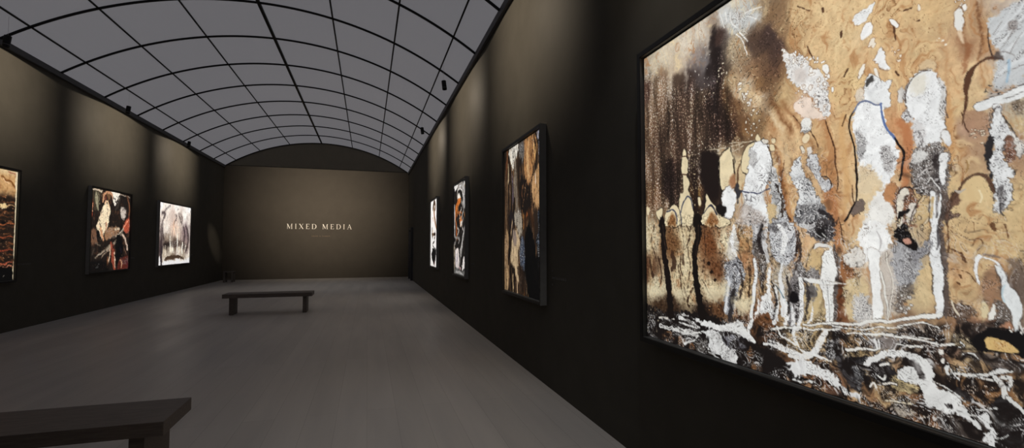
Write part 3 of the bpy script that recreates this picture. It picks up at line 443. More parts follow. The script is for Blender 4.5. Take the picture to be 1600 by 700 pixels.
    s.poly("1322,524 1358,524 1360,540 1330,545 1322,538", (178, 138, 86), 2, 3, tex=.45, tc=(82, 52, 34)); s.poly("1322,550 1352,548 1350,558 1326,560", (190, 164, 112), 2, 3, tex=.35, tc=(110, 78, 50)); s.poly("1324,512 1360,510 1362,518 1326,519", (190, 156, 106), 2, 2, tex=.3); s.poly("1358,526 1400,528 1420,538 1396,545 1360,542", (120, 112, 108), 2.5, 4, tex=.6, tc=(206, 206, 202)); s.poly("1406,506 1460,508 1470,525 1430,530 1406,522", (148, 132, 116), 2.5, 4, tex=.5, tc=(70, 60, 54))
    s.poly("1322,560 1340,556 1360,562 1352,580 1362,600 1350,615 1338,606 1328,584", (34, 33, 36), 2, 5, tex=.55, tc=(206, 210, 212), tf=.9); s.poly("1352,568 1370,560 1396,572 1400,590 1386,602 1372,600 1362,590", (40, 37, 38), 2.5, 5, tex=.4, tc=(170, 168, 164))
    for t, w in [("1255,508 1290,506 1330,506 1372,502 1410,500 1440,496 1470,493", [3, 4, 4, 5, 5, 6, 5]), ("1206,516 1230,512 1252,513", 3), ("1256,514 1300,516 1316,512", 3), ("1324,522 1358,521 1394,525 1420,527 1456,530", [3, 4, 4, 3, 2]), ("1324,546 1350,546 1374,544", [4, 4, 2]), ("1400,536 1430,543 1462,540 1500,534", [2, 4, 4, 3]), ("1400,526 1440,532 1466,537", 3), ("1404,512 1440,506 1462,508 1468,512", 2.4), ("1300,510 1340,514 1380,512 1410,514", 2)]:
        s.stroke(t, w, (224, 225, 221), rough=1, edge=(84, 76, 70), dry=.12)
    s.stroke("1366,529 1369,543", 4, (226, 228, 226)); s.stroke("1372,530 1373,542", 2.5, (226, 228, 226))
    for t, w in [("1192,535 1210,540 1228,548 1252,556", [3, 5, 6, 5]), ("1202,532 1224,542 1250,556", [2, 3, 4]), ("1232,556 1250,558 1270,550 1280,538 1290,520", [6, 10, 9, 9, 6]), ("1242,512 1243,530 1250,545 1262,552", [6, 4, 3, 3]), ("1214,512 1220,525 1236,532 1244,540", 3), ("1270,552 1286,560 1300,565", [4, 4, 2])]:
        s.stroke(t, w, (228, 230, 229), rough=1.2, dry=.15)
    s.poly("1222,578 1232,568 1246,562 1262,562 1274,570 1288,578 1300,582 1312,596 1322,606 1336,614 1352,616 1346,622 1344,630 1336,622 1322,616 1304,604 1290,596 1276,590 1258,586 1240,590 1228,590", (226, 228, 228), 1.2, 4, tex=.3, tc=(90, 88, 90), tx=4, ta=-.5); s.stroke("1226,583 1250,596 1272,598", [4, 4, 2], (220, 222, 220), dry=.3, rough=1.5); s.poly("1206,560 1226,566 1240,590 1226,594 1206,580", (24, 20, 19), 3, 5)
    for t in ["1224,585 1240,594 1238,602 1226,598", "1252,598 1268,602 1266,612 1254,608", "1272,600 1288,606 1292,618 1280,616", "1318,618 1332,624 1338,632 1324,630"]:
        s.poly(t, (176, 124, 78), 2, 2.5, tex=.45, tc=(70, 42, 28))
    s.poly("1288,606 1304,604 1316,618 1318,630 1298,622", (96, 68, 52), 2.5, 4, tex=.5, tc=(40, 30, 26)); s.stroke("1312,604 1318,616", 3, (40, 36, 36))
    # big swoosh and the lower right
    s.poly("1346,602 1362,604 1370,622 1384,640 1396,655 1384,655 1366,642 1352,640", (158, 112, 70), 2.5, 4, tex=.5, tc=(64, 40, 28)); s.poly("1366,606 1392,610 1420,622 1430,632 1404,640 1380,630", (176, 142, 96), 2.5, 4, tex=.45, tc=(80, 54, 36)); s.poly("1392,590 1402,584 1424,594 1438,606 1430,616 1400,610 1392,602", (196, 178, 132), 1.5, 2.5, out=(60, 48, 40), tex=.3, tc=(110, 86, 60))
    s.poly("1384,640 1420,634 1446,644 1470,664 1476,680 1440,668 1400,655", (150, 98, 56), 2.5, 5, tex=.6, tc=(58, 34, 24), ta=.7, tx=2.5); s.poly("1396,630 1420,634 1428,646 1412,652 1398,644", (190, 180, 164), 2, 4, tex=.6, tc=(60, 50, 46)); s.stroke("1384,626 1404,630 1424,632", 3, (210, 200, 176), edge=(70, 54, 44))
    s.poly("1464,648 1490,650 1510,660 1530,668 1540,702 1500,702 1476,684", (62, 54, 50), 3, 6, tex=.5, tc=(140, 130, 120)); s.poly("1546,618 1570,620 1602,648 1602,705 1545,705 1556,680 1552,650", (38, 36, 36), 3, 5, tex=.4, tc=(110, 108, 106), ta=.8, tx=3)
    s.poly("1480,590 1500,588 1530,592 1552,606 1560,620 1548,632 1524,624 1502,612 1486,604", (158, 108, 62), 2, 4, tex=.55, tc=(60, 36, 24), tf=1.1); s.poly("1476,598 1496,606 1516,618 1526,632 1500,624 1480,612", (36, 32, 32), 2, 3, tex=.5, tc=(160, 158, 154), tx=3, ta=-.6); s.poly("1508,568 1536,566 1546,580 1520,584 1508,580", (188, 152, 106), 2, 2.5, tex=.3, tc=(110, 78, 52)); s.poly("1446,540 1480,546 1476,572 1462,570 1450,556", (108, 80, 62), 3, 4, tex=.5, tc=(52, 40, 34)); s.poly("1478,542 1500,545 1498,556 1480,552", (150, 120, 100), 2, 3, tex=.4, tc=(60, 48, 42), out=(50, 42, 38))
    s.poly("1498,552 1540,552 1570,562 1600,566 1602,580 1560,582 1540,566", (112, 100, 90), 2.5, 4, tex=.55, tc=(58, 50, 46)); s.poly("1586,592 1602,590 1602,640 1592,632 1584,608", (158, 122, 82), 2, 3, tex=.4, tc=(76, 54, 40)); s.poly("1488,524 1518,522 1524,548 1508,542 1496,540", (190, 172, 136), 2, 3, tex=.3, tc=(110, 92, 72), a=.9); s.stroke("1506,526 1530,550 1552,586 1562,602", 1.4, (40, 34, 32))
    s.poly("1350,568 1362,556 1378,548 1396,545 1416,549 1434,556 1448,562 1456,572 1460,592 1466,606 1478,612 1496,622 1508,636 1518,650 1534,664 1530,668 1512,654 1494,644 1480,648 1464,640 1450,636 1442,616 1440,604 1428,598 1410,592 1400,586 1412,574 1428,570 1420,562 1400,558 1380,560 1364,568 1354,574", (222, 224, 223), 1.2, 3, out=(52, 48, 48), ow=1.8, tex=.22, tc=(118, 114, 114), tx=5, ta=.8); s.poly("1408,560 1424,563 1440,575 1448,590 1440,592 1428,576", (100, 96, 96), 2, 2, tex=.6, tc=(206, 206, 204), tx=4, ta=-.8); s.poly("1476,630 1488,632 1490,638 1480,638", (90, 86, 86), 1.5, 2)
    s.poly("1530,652 1540,646 1548,652 1546,664 1556,676 1552,690 1556,702 1546,700 1542,690 1532,684 1536,676 1542,672 1536,662", (220, 222, 222), 1.2, 3); s.stroke("1552,684 1566,684 1574,680", 2.5, (200, 202, 200)); s.stroke("1496,640 1512,646 1526,650", 3, (210, 212, 210), dry=.2)
    for t, w in [("1486,583 1506,585 1530,585 1552,582", [5, 4, 5, 4]), ("1530,588 1548,592 1562,590", 4), ("1548,582 1566,579 1586,580", [6, 8, 3]), ("1554,588 1566,604 1572,622", [8, 11, 7]), ("1568,590 1582,592 1578,612", [8, 7, 4]), ("1576,622 1590,636 1602,648", [6, 7, 7]), ("1460,596 1480,610 1506,628", 2), ("1526,640 1540,642 1560,640", 2.5), ("1480,568 1490,586 1500,594", 2.5), ("1500,532 1506,538 1496,542", 2), ("1505,556 1518,552 1530,562", 2)]:
        s.stroke(t, w, (212, 214, 212), rough=1.2, edge=(56, 50, 48), dry=.1)
    s.poly("1473,577 1477,571 1484,572 1480,580 1484,588 1478,588", (214, 216, 214), 1, 1, out=(40, 36, 36)); s.stroke("1471,584 1470,576 1476,570 1486,570 1494,574 1495,580", 1.8, (34, 30, 30)); s.poly("1467,546 1473,547 1473,554 1468,554", (222, 220, 214), .8, 1, out=(50, 42, 38)); s.poly("1469,562 1474,561 1475,568 1470,568", (222, 220, 214), .8, 1, out=(50, 42, 38))
    s.dots("1440,650 1490,650 1500,690 1470,690", 24, (.8, 2.4), (200, 196, 188), 44, a=.85); s.dots("1600,560 1560,590 1600,620", 12, (.6, 2), (60, 52, 48), 45)
    s.stroke("1380,600 1390,598 1400,600", 4, (216, 212, 204), edge=(50, 42, 38)); s.stroke("1376,572 1390,570", 4, (220, 220, 216)); s.stroke("1372,588 1380,592 1384,586", 4, (220, 220, 216), edge=(40, 36, 36)); s.stroke("1360,606 1366,600 1370,608", 3, (222, 222, 218))
    s.poly("1500,502 1530,505 1556,512 1540,516 1516,526 1504,520", (110, 92, 80), 3, 4, tex=.55, tc=(54, 46, 42)); s.stroke("1594,505 1600,520", 3, (200, 200, 196))
    g = s.C.mean(1, keepdims=True); sat = s.C.max(1) - s.C.min(1)
    k = (.20 + .25 * sstep(1.35, 1.75, s.V0))[:, None] * sstep(.18, .45, sat)[:, None]
    s.C = s.C * (1 - k) + k * (g * np.array((1.06, 1.0, .92)))
    # dark contour marbling over the undergrowth and between the trunks
    def tangle(fu, fv, ang, dark, line, sd, dl=(.02, .5), lit=.35):
        def fn(U, V, C):
            ca, sa = np.cos(ang), np.sin(ang); A, B = (ca * U + sa * V) * fu, (ca * V - sa * U) * fv
            w = fbm(U * 9, V * 9, sd, 2); w2 = fbm(U * 9, V * 9, sd + 1, 2)
            F = fbm(A + 1.3 * w, B + 1.3 * w2, sd + 2, 2, .4); saw = (F * 4) % 1.0; lum = C.mean(1)
            k = (sstep(*dl, fbm(A * .8 + 2 * w, B * .8 + 2 * w2, sd + 9, 4, .6)) * dark * (1 - .96 * sstep(.5, .78, lum)))[:, None]
            C = C * (1 - k) + k * np.array((24, 19, 18)) / 255
            k = ((1 - sstep(.03, .2, saw)) * sstep(0, .03, saw) * line * (1 - .35 * sstep(.6, .9, lum)) * sstep(-.25, .15, w))[:, None]
            C = C * (1 - k) + k * np.array((30, 24, 22)) / 255
            k = (sstep(.70, .96, saw) * lit * sstep(-.1, .25, w2))[:, None]
            return C * (1 - k) + k * .84
        return fn
    s.wash("1004,486 1100,494 1180,500 1260,512 1330,506 1400,512 1480,500 1602,520 1602,705 1500,692 1250,612 1004,542", tangle(9, 22, .35, .95, .85, 120, (-.3, .2), .85), 10)
    s.wash("1132,360 1200,350 1330,350 1330,500 1250,510 1180,505 1132,495", tangle(20, 9, 0, .62, .8, 140, (-.08, .4), .7), 10)
    s.wash("1400,230 1490,230 1490,350 1440,450 1400,500 1380,430 1390,300", tangle(16, 12, .2, .4, .6, 160), 10)
    s.wash("1480,350 1602,350 1602,440 1500,500 1480,500", tangle(12, 10, .2, .22, .4, 180), 12)
    s.wash("1190,220 1300,240 1300,350 1190,350", tangle(18, 9, 0, .3, .4, 200), 10)
    s.wash("1540,160 1602,160 1602,330 1545,330", tangle(16, 10, .2, .3, .5, 220), 10)
    # overall fine contour lines
    w = 1.2 * fbm(U * 8, V * 8, 80, 3)
    r = ridge(U * 34 + w, V * 30 + w, 81, 2)
    s.mix(np.arange(U.size), sstep(.86, 1.0, r) * .22, (40, 30, 26))
    s.poly("1514,528 1520,524 1530,518 1545,513 1562,514 1580,518 1602,520 1602,560 1590,553 1566,553 1546,550 1530,548 1520,540", (18, 16, 17), 1.5, 2.5); s.poly("1539,529 1548,526 1562,529 1576,534 1588,544 1590,550 1574,551 1556,549 1542,544", (206, 176, 118), 1, 1.2, tex=.2, tc=(150, 88, 48)); s.dots("1560,512 1602,512 1602,522 1570,520", 6, (1, 2.4), (214, 212, 206), 46)
    for t, w, a in [("1012,452 1026,458 1040,450", [8, 14, 8], .7), ("1052,450 1060,462 1072,456", [8, 12, 8], .65), ("1104,452 1116,462 1132,452", [10, 20, 12], .75), ("1148,472 1160,480 1172,470", [10, 20, 10], .75), ("1012,365 1015,385", 7, .5), ("1068,372 1072,400 1070,425", [8, 9, 7], .45)]:
        s.stroke(t, w, (222, 212, 180), soft=5, rough=4, a=a)
    s.stroke("1043,435 1046,465 1048,492", [10, 10, 12], (22, 16, 14), rough=2); s.stroke("1087,430 1091,460 1097,492", [9, 9, 13], (20, 15, 13), rough=2)
    return s.linear()

FOREST_FIELD = """1020,105,190,180,160 1040,85,200,190,170 1070,70,205,195,178 1095,50,200,192,178 1115,35,150,135,120 1120,60,60,45,40 1130,25,190,190,185 1150,30,190,195,195 1170,30,185,190,190 1190,20,140,120,95 1150,8,195,190,175
1060,100,185,170,150 1085,100,140,130,125 1100,100,110,105,105 1110,110,40,33,32 1120,85,35,28,27 1125,120,40,30,26 1080,120,60,48,44 1060,130,75,60,50 1030,130,120,98,78 1012,110,150,140,125 1010,140,80,58,48 1030,165,100,78,60 1060,165,70,55,45 1090,165,75,60,48 1115,165,40,30,27 1130,150,90,65,45 1140,130,170,145,112 1150,70,170,155,130 1165,80,150,130,105 1180,65,70,58,52 1195,70,75,60,52 1190,90,115,90,70 1180,110,135,105,78 1160,140,190,175,150 1190,160,205,185,155 1150,165,110,80,55 1195,130,125,95,65
1205,20,120,95,70 1205,55,70,55,50 1220,45,140,112,82 1215,80,80,62,55 1205,110,110,80,60 1250,20,190,160,115 1300,15,200,170,125 1350,10,200,170,125 1390,20,195,160,110 1240,60,170,135,92 1280,60,198,165,118 1320,60,203,178,135 1350,60,205,180,140 1380,50,195,160,110 1390,80,200,165,120 1300,100,200,168,120 1330,120,200,170,115 1310,150,195,160,105 1290,130,190,150,105 1360,95,195,150,100 1220,150,180,150,105 1215,165,150,115,75 1260,165,215,195,175 1290,165,190,140,95
1410,20,195,160,110 1450,20,190,155,105 1420,60,190,155,110 1440,80,190,160,115 1410,100,195,150,95 1470,40,180,150,110 1490,60,175,140,105 1480,90,190,150,105 1480,130,195,150,100 1515,70,150,110,80 1530,40,165,130,95 1540,60,175,140,105 1530,110,195,160,120 1540,140,190,160,120 1560,20,180,165,150 1580,20,190,190,190 1570,50,175,170,168 1590,50,185,188,190 1565,100,180,185,190 1590,100,185,190,195 1560,150,165,160,155 1590,165,175,165,145 1510,165,190,160,115
1010,200,110,85,65 1015,260,120,95,75 1030,220,85,65,52 1060,220,80,62,50 1100,210,95,75,60 1045,280,40,30,25 1020,310,95,70,50 1120,200,45,33,28 1140,200,60,42,32 1165,200,130,95,62 1185,195,160,130,90 1090,260,60,48,40 1110,270,30,22,20 1110,310,35,26,22 1090,300,70,50,35 1085,330,50,35,25 1135,260,215,200,165 1170,230,120,100,80 1160,280,200,180,145 1180,300,215,215,210
1210,190,170,120,75 1230,200,190,140,90 1240,225,195,155,110 1225,250,200,165,120 1260,190,195,155,105 1280,230,185,135,80 1290,260,175,115,65 1310,200,190,150,100 1325,250,200,150,95 1330,290,195,145,90 1300,320,180,120,70 1230,310,195,140,85 1235,340,195,145,90 1270,290,200,170,130 1345,280,205,180,140 1345,320,210,190,155 1310,345,185,125,75 1380,320,215,205,185
1415,200,190,120,70 1415,260,185,115,70 1480,200,195,150,95 1490,240,190,150,100 1490,290,200,170,120 1520,200,165,135,115 1530,240,160,130,105 1520,260,175,145,110 1530,300,205,180,135 1500,330,200,175,130 1580,320,190,165,120 1590,200,185,165,130 1580,230,150,115,90 1545,330,195,170,125 1440,330,190,165,120
1015,370,205,195,165 1050,380,110,75,45 1070,370,200,185,150 1070,420,205,190,155 1110,380,110,65,35 1120,420,105,65,38 1015,420,90,60,40 1025,450,205,195,165 1055,445,205,190,155 1080,450,200,185,150 1110,450,210,195,160 1135,380,215,205,175 1140,450,205,195,170 1160,380,170,125,75 1165,410,165,110,70 1165,440,190,150,95 1155,470,215,200,165 1030,475,60,42,28 1120,475,90,58,35 1100,490,40,27,20 1050,480,55,38,26 1160,490,140,85,45 1190,500,120,70,40
1210,420,190,165,130 1225,390,180,180,180 1255,380,195,145,100 1275,400,205,170,120 1310,365,195,145,90 1320,380,190,140,90 1335,375,210,185,145 1320,420,150,90,50 1340,430,200,175,140 1315,460,110,60,30 1320,490,110,65,40 1270,480,200,175,125 1330,485,205,185,145 1350,410,215,205,190 1390,420,200,195,190 1385,470,190,180,165
1405,420,165,165,165 1420,400,150,150,152 1440,420,195,170,125 1440,460,195,175,135 1420,470,185,165,130 1490,370,185,155,110 1520,370,185,155,110 1560,380,195,170,125 1590,380,190,165,120 1495,420,185,140,95 1500,450,195,165,115 1520,430,185,155,110 1540,420,195,165,120 1550,440,165,120,85 1550,470,140,115,95 1500,480,170,135,95 1510,500,120,85,65 1530,490,190,160,125 1580,500,150,130,115 1595,450,90,75,65 1560,510,150,110,90 1410,500,120,95,75
1250,530,190,160,110 1330,530,170,130,80 1330,555,185,160,110 1380,515,190,170,140 1350,510,200,195,190 1430,530,150,130,110 1460,555,110,80,60 1480,545,110,90,75 1510,575,185,150,105 1525,605,160,110,65 1550,610,150,95,50 1600,610,150,110,75 1500,540,160,140,110 1370,620,190,165,120 1370,640,150,105,65 1380,660,175,130,80 1430,650,140,90,55 1440,660,120,75,45 1350,640,190,150,105 1290,600,110,70,45 1270,600,150,100,65 1230,590,90,60,42 1310,615,120,85,65 1560,650,60,55,50 1590,650,35,32,30 1500,680,70,60,50 1460,670,60,50,42 1050,520,30,25,22 1080,540,50,40,32 1170,560,90,60,40 1185,570,120,85,55 1200,550,30,25,22"""
# ---------------------------------------------------------------- the six smaller pictures
def grit(s, sx, sy, amp, seed):
    n = fbm(s.U0 * sx, s.V0 * sy, seed, 4, .6); s.C *= (1 + amp * n)[:, None]; return n

def paint_wood(U, V, to):          # tall streaked bark picture
    s = Canvas(U, V, to, 11); s.wobble(.022, 9, 4); s.drag(.10, 34, 2.2)
    s.C[:] = np.array((58, 44, 33)) / 255
    n = fbm(U * 30, V * 1.6, 3, 4); A = np.arange(U.size)
    s.mix(A, sstep(.0, .35, n) * .75, (150, 120, 88)); s.mix(A, sstep(.05, .4, -n) * .85, (22, 17, 14)); s.mix(A, sstep(.3, .55, fbm(U * 40, V * 3, 9, 3)) * .6, (120, 114, 116))
    s.poly("72,236 132,185 142,190 128,270 116,300 102,375 86,335 77,285", (226, 223, 214), 2, 3, tex=.3, tc=(120, 112, 104)); s.stroke("60,245 56,330 54,420", [16, 20, 12], (112, 76, 50), soft=3)
    s.stroke("66,330 68,400 66,470", [5, 9, 6], (206, 190, 160), soft=2); s.stroke("48,255 46,330", 8, (20, 15, 12), soft=2); s.stroke("84,350 82,410 78,470", [8, 12, 10], (28, 22, 20), soft=3)
    s.poly("146,190 182,165 182,300 160,300 146,270", (112, 108, 104), 3, 4, tex=.5, tc=(44, 40, 38)); s.stroke("140,195 140,300 145,420", [4, 6, 10], (40, 32, 27), soft=2)
    s.poly("186,162 252,112 272,165 278,262 250,330 242,400 222,475 190,440 180,330 184,230", (178, 138, 96), 3, 4, tex=.35, tc=(110, 74, 44), tx=4)
    s.stroke("216,170 206,260 208,340 216,420", [14, 20, 22, 16], (204, 172, 130), soft=5); s.stroke("246,210 232,280 240,330", [5, 8, 4], (98, 68, 42), soft=3); s.stroke("252,125 262,180 272,260 268,320", [6, 14, 16, 10], (66, 47, 30), soft=4)
    s.stroke("250,190 262,250 246,300", [10, 16, 8], (206, 170, 118), soft=4)
    s.poly("274,102 305,76 305,290 290,275 286,190", (158, 158, 168), 2, 3, tex=.35, tc=(70, 68, 78)); s.stroke("293,84 288,150 284,210", [3, 6, 4], (30, 26, 24)); s.stroke("276,120 280,190 276,280", [6, 8, 10], (44, 34, 24), soft=3)
    s.stroke("116,320 120,440 126,560 132,690", [24, 30, 26, 30], (138, 128, 116), soft=8, dry=.3); s.stroke("94,420 98,520 100,600", [10, 14, 10], (122, 112, 124), soft=4); s.stroke("108,440 112,560", 4, (200, 190, 176), soft=2, dry=.4)
    s.poly("236,462 268,382 300,330 306,600 276,640 250,600", (192, 158, 118), 4, 6, tex=.35, tc=(120, 84, 54), tx=4); s.stroke("262,400 266,470", 5, (214, 208, 200), soft=2); s.stroke("284,480 288,600", 8, (208, 180, 140), soft=3); s.stroke("226,560 232,640", 8, (160, 128, 96), soft=3)
    s.poly("150,452 186,430 206,470 226,520 228,690 166,700 150,570", (38, 29, 24), 4, 5); s.stroke("176,470 166,560 176,650", 4, (140, 104, 72), soft=2); s.stroke("196,480 184,560 172,630", 4, (150, 116, 84), soft=2); s.stroke("210,500 200,600", 3, (120, 92, 66), soft=2)
    s.stroke("246,600 238,660 244,700", 10, (120, 90, 66), soft=4)
    for x, c in [(44, (120, 96, 74)), (56, (150, 124, 96)), (68, (52, 40, 32)), (80, (110, 88, 66)), (92, (46, 38, 36))]:
        s.stroke([(x + 4, 470), (x, 700), (x - 2, 900)], 6, c, soft=2.5, dry=.2)
    s.poly("72,690 100,680 110,760 96,810 76,800", (48, 41, 42), 4, 4); s.poly("112,690 150,680 165,740 168,830 150,860 128,800 112,760", (172, 164, 150), 5, 5, tex=.45, tc=(86, 82, 84)); s.stroke("96,740 92,800 86,850", 6, (206, 182, 150), soft=2); s.stroke("165,690 180,730 176,800", 8, (150, 112, 72), soft=3, rough=3)
    s.poly("104,826 138,846 152,915 136,975 142,1080 142,1200 128,1170 112,1100 96,1060 82,1000 92,920", (204, 184, 154), 3, 3, tex=.15, tc=(150, 116, 80)); s.poly("100,830 120,835 128,900 112,930 100,890", (140, 128, 124), 5, 4, a=.8)
    s.poly("40,890 60,805 70,900 62,1000 72,1100 64,1250 37,1246 38,1000", (172, 146, 114), 3, 3, tex=.3, tc=(96, 70, 48), tx=4); s.stroke("76,800 76,900 74,1010", [10, 14, 12], (28, 21, 17), soft=2); s.stroke("88,1050 82,1130 92,1250", [10, 16, 12], (28, 20, 15), soft=2, rough=2); s.stroke("112,1120 110,1260", 8, (30, 22, 17), soft=2, rough=2)
    for t, w, c in [("58,1120 60,1255", 10, (196, 170, 134)), ("100,1140 102,1270", 7, (206, 182, 146)), ("128,1160 132,1285", 11, (206, 180, 150)), ("184,1220 186,1300", 10, (160, 112, 62)), ("168,1180 172,1270", 7, (84, 62, 46)), ("150,1190 152,1280", 8, (36, 26, 20)), ("60,1010 64,1100", 4, (88, 64, 44))]:
        s.stroke(t, w, c, soft=2, rough=1.5)
    s.stroke("184,800 206,690 230,690 252,790 270,900", [12, 22, 22, 18, 10], (76, 52, 34), soft=5, rough=3); s.stroke("198,700 206,690", 8, (150, 96, 56), soft=3)
    s.poly("250,690 282,690 282,900 268,920", (58, 46, 38), 4, 4)
    s.poly("198,800 222,770 246,850 262,935 270,1000 306,1000 306,1350 220,1312 204,1220 176,1110 188,1000 186,900", (3, 3, 4), 3, 4); s.poly("134,1080 180,1090 200,1200 196,1300 150,1200", (44, 32, 24), 5, 6, tex=.4, tc=(140, 104, 70), a=.7)
    s.poly("164,858 178,880 188,1000 182,1100 166,1080 148,1020 152,940", (74, 84, 102), 3, 3, tex=.7, tc=(22, 23, 28)); s.poly("280,690 306,676 306,985 288,985 268,900 284,820", (40, 46, 56), 3, 4, tex=.65, tc=(10, 11, 13)); s.dots("280,690 306,676 306,985 288,985 270,900 284,820", 40, (1, 3.6), (120, 134, 154), 5); s.dots("160,870 178,880 186,1000 180,1090 152,1020", 20, (1, 3.5), (140, 154, 178), 6)
    s.dots("284,1020 306,1020 306,1080 290,1080", 8, (1, 3), (70, 82, 100), 7)
    s.flecks(46, 3.2, (26, 20, 16), .12, .42, .75, 90); s.flecks(60, 4, (214, 196, 168), .3, .55, .5, 92, (.12, .3)); s.flecks(30, 6, (150, 112, 74), .3, .6, .4, 93, (.12, .3)); s.flecks(110, 30, (18, 14, 12), .3, .55, .6, 94)
    s.C = np.clip(s.C, 0, 1) ** 1.28
    grit(s, 60, 14, .16, 77)
    return s.linear()

def paint_masks(U, V, to):         # orange, white and black tangle
    s = Canvas(U, V, to, 12); s.wobble(.045, 7, 4)
    s.C[:] = np.array((24, 21, 19)) / 255
    s.poly("38,92 62,76 58,100 50,120 42,112", (232, 230, 226), 1, 1.5); s.stroke("60,150 62,110 72,86 90,74 100,80", [6, 10, 16, 12, 6], (156, 150, 144), soft=2, dry=.3); s.stroke("52,130 50,190 54,240", 10, (30, 24, 20)); s.stroke("74,84 84,78", 4, (206, 206, 208))
    s.poly("92,84 112,46 118,60 118,180 110,232 98,208 94,150", (188, 185, 182), 1.5, 2.5, tex=.4, tc=(90, 86, 84), tx=4); s.stroke("104,90 104,180", 4, (110, 106, 104), dry=.3); s.stroke("112,52 108,80", 6, (190, 160, 120)); s.stroke("88,110 84,170 92,220", [8, 12, 10], (18, 15, 14))
    s.poly("60,165 72,128 82,165 70,186", (230, 224, 214), 1, 1.5); s.stroke("48,300 52,240 64,195 80,178", [8, 14, 16, 8], (196, 108, 42), soft=2, rough=1.5, dry=.15); s.stroke("58,280 64,230", 5, (120, 58, 24)); s.stroke("52,320 56,370 54,410", [6, 9, 5], (176, 96, 44), soft=2); s.poly("76,290 88,280 92,320 86,345 78,335", (206, 118, 50), 1.5, 2); s.poly("78,318 90,310 88,338 82,348", (226, 216, 206), 1, 1.5)
    s.stroke("42,215 44,300 43,390", [6, 8, 6], (212, 206, 200), soft=1.5); s.stroke("100,240 92,270 86,300", [8, 6, 4], (150, 146, 142), soft=1.5); s.stroke("104,250 112,300 108,360", [8, 10, 8], (36, 30, 27)); s.stroke("118,140 116,200", 5, (196, 120, 60)); s.stroke("66,330 74,380 70,430", [14, 18, 12], (26, 20, 17)); s.stroke("56,410 62,450", 5, (150, 90, 46))
    s.stroke("110,330 100,400 88,480 74,600", [6, 12, 16, 10], (122, 120, 118), soft=2, dry=.35); s.stroke("104,360 92,440 82,520", 3, (216, 212, 208)); s.stroke("98,450 108,520 114,600", [10, 12, 8], (22, 18, 16)); s.stroke("40,400 52,430 40,470 52,500", 5, (130, 126, 122), dry=.3); s.stroke("60,440 66,480", 6, (24, 20, 18))
    s.poly("48,500 66,488 72,560 68,612 52,618 46,560", (220, 210, 206), 1.2, 2, tex=.2, tc=(120, 108, 112)); s.stroke("60,520 58,580", 4, (98, 96, 140)); s.stroke("40,470 41,640", 4, (206, 192, 168)); s.stroke("46,480 46,640", 3, (60, 42, 28)); s.poly("94,575 104,542 110,590 104,612 92,628 90,600", (228, 222, 218), 1, 1.5); s.stroke("84,560 80,620 86,650", [10, 14, 10], (30, 24, 22))
    s.stroke("40,640 54,628 80,650 104,640 114,610", [8, 12, 12, 8, 4], (104, 104, 102), soft=2, dry=.3); s.stroke("50,640 76,642 100,662", 4, (176, 174, 172), dry=.3); s.stroke("70,610 80,618", 6, (176, 150, 150))
    for t, w2, c in [("62,110 76,100 90,112 98,140", [3, 5, 5, 3], (214, 210, 206)), ("84,180 94,200 100,230 92,262", [6, 8, 8, 4], (132, 128, 124)), ("60,250 72,262 80,250 88,262", [5, 7, 6, 4], (150, 84, 36)), ("86,230 78,262 74,290", 4, (214, 206, 198)), ("98,290 90,330 96,372", [4, 7, 4], (160, 154, 150)), ("58,350 70,372 62,402", 4, (196, 186, 176)), ("46,420 60,416 74,430 66,452", [3, 6, 6, 3], (142, 138, 134)), ("92,470 78,500 84,540", [3, 6, 3], (178, 174, 170)), ("106,400 112,452 108,500", [4, 6, 4], (96, 90, 86)), ("68,200 62,240 58,270", 3, (226, 150, 80)), ("112,236 106,262 110,300", 3, (200, 130, 70))]:
        s.stroke(t, w2, c, soft=1.5, rough=1.5, dry=.25)
    s.flecks(12, 6, (16, 14, 13), .2, .5, .8, 90); s.flecks(16, 7, (190, 186, 180), .34, .6, .6, 91); s.flecks(26, 20, (20, 17, 15), .3, .55, .6, 92)
    grit(s, 14, 14, .22, 78); return s.linear()

def paint_bulb(U, V, to):          # white sheet with a brown stem and black bulb
    s = Canvas(U, V, to, 13); s.wobble(.04, 6, 3)
    s.C[:] = np.array((240, 238, 236)) / 255
    s.stroke("80,84 72,110 64,150", [8, 16, 8], (52, 34, 20), soft=2); s.stroke("82,90 84,130 78,160", [8, 14, 8], (84, 56, 32), soft=2); s.stroke("74,120 72,150", 4, (210, 180, 140), soft=1.5); s.stroke("72,160 76,210 86,270 94,320", [10, 12, 10, 8], (156, 112, 72), soft=2); s.stroke("78,170 82,230 90,290", [3, 4, 4], (70, 46, 28)); s.stroke("62,225 68,250", 4, (190, 150, 110)); s.stroke("90,300 96,340", 5, (170, 130, 90))
    s.stroke("57,322 56,360 60,395", 7, (26, 18, 14)); s.stroke("58,372 72,372 86,366", 6, (30, 20, 15)); s.stroke("84,345 84,380 80,400", 6, (90, 58, 32)); s.stroke("64,345 66,390", 6, (206, 166, 126)); s.stroke("74,400 78,430 64,450 62,470 74,482", 3.5, (60, 54, 50))
    s.poly("60,500 78,486 84,500 92,500 90,520 94,545 88,552 90,575 82,605 76,640 66,616 56,585 51,545 58,520", (10, 9, 9), 1.5, 2.5); s.stroke("76,610 75,638", 5, (96, 34, 26), soft=2)
    return s.linear()

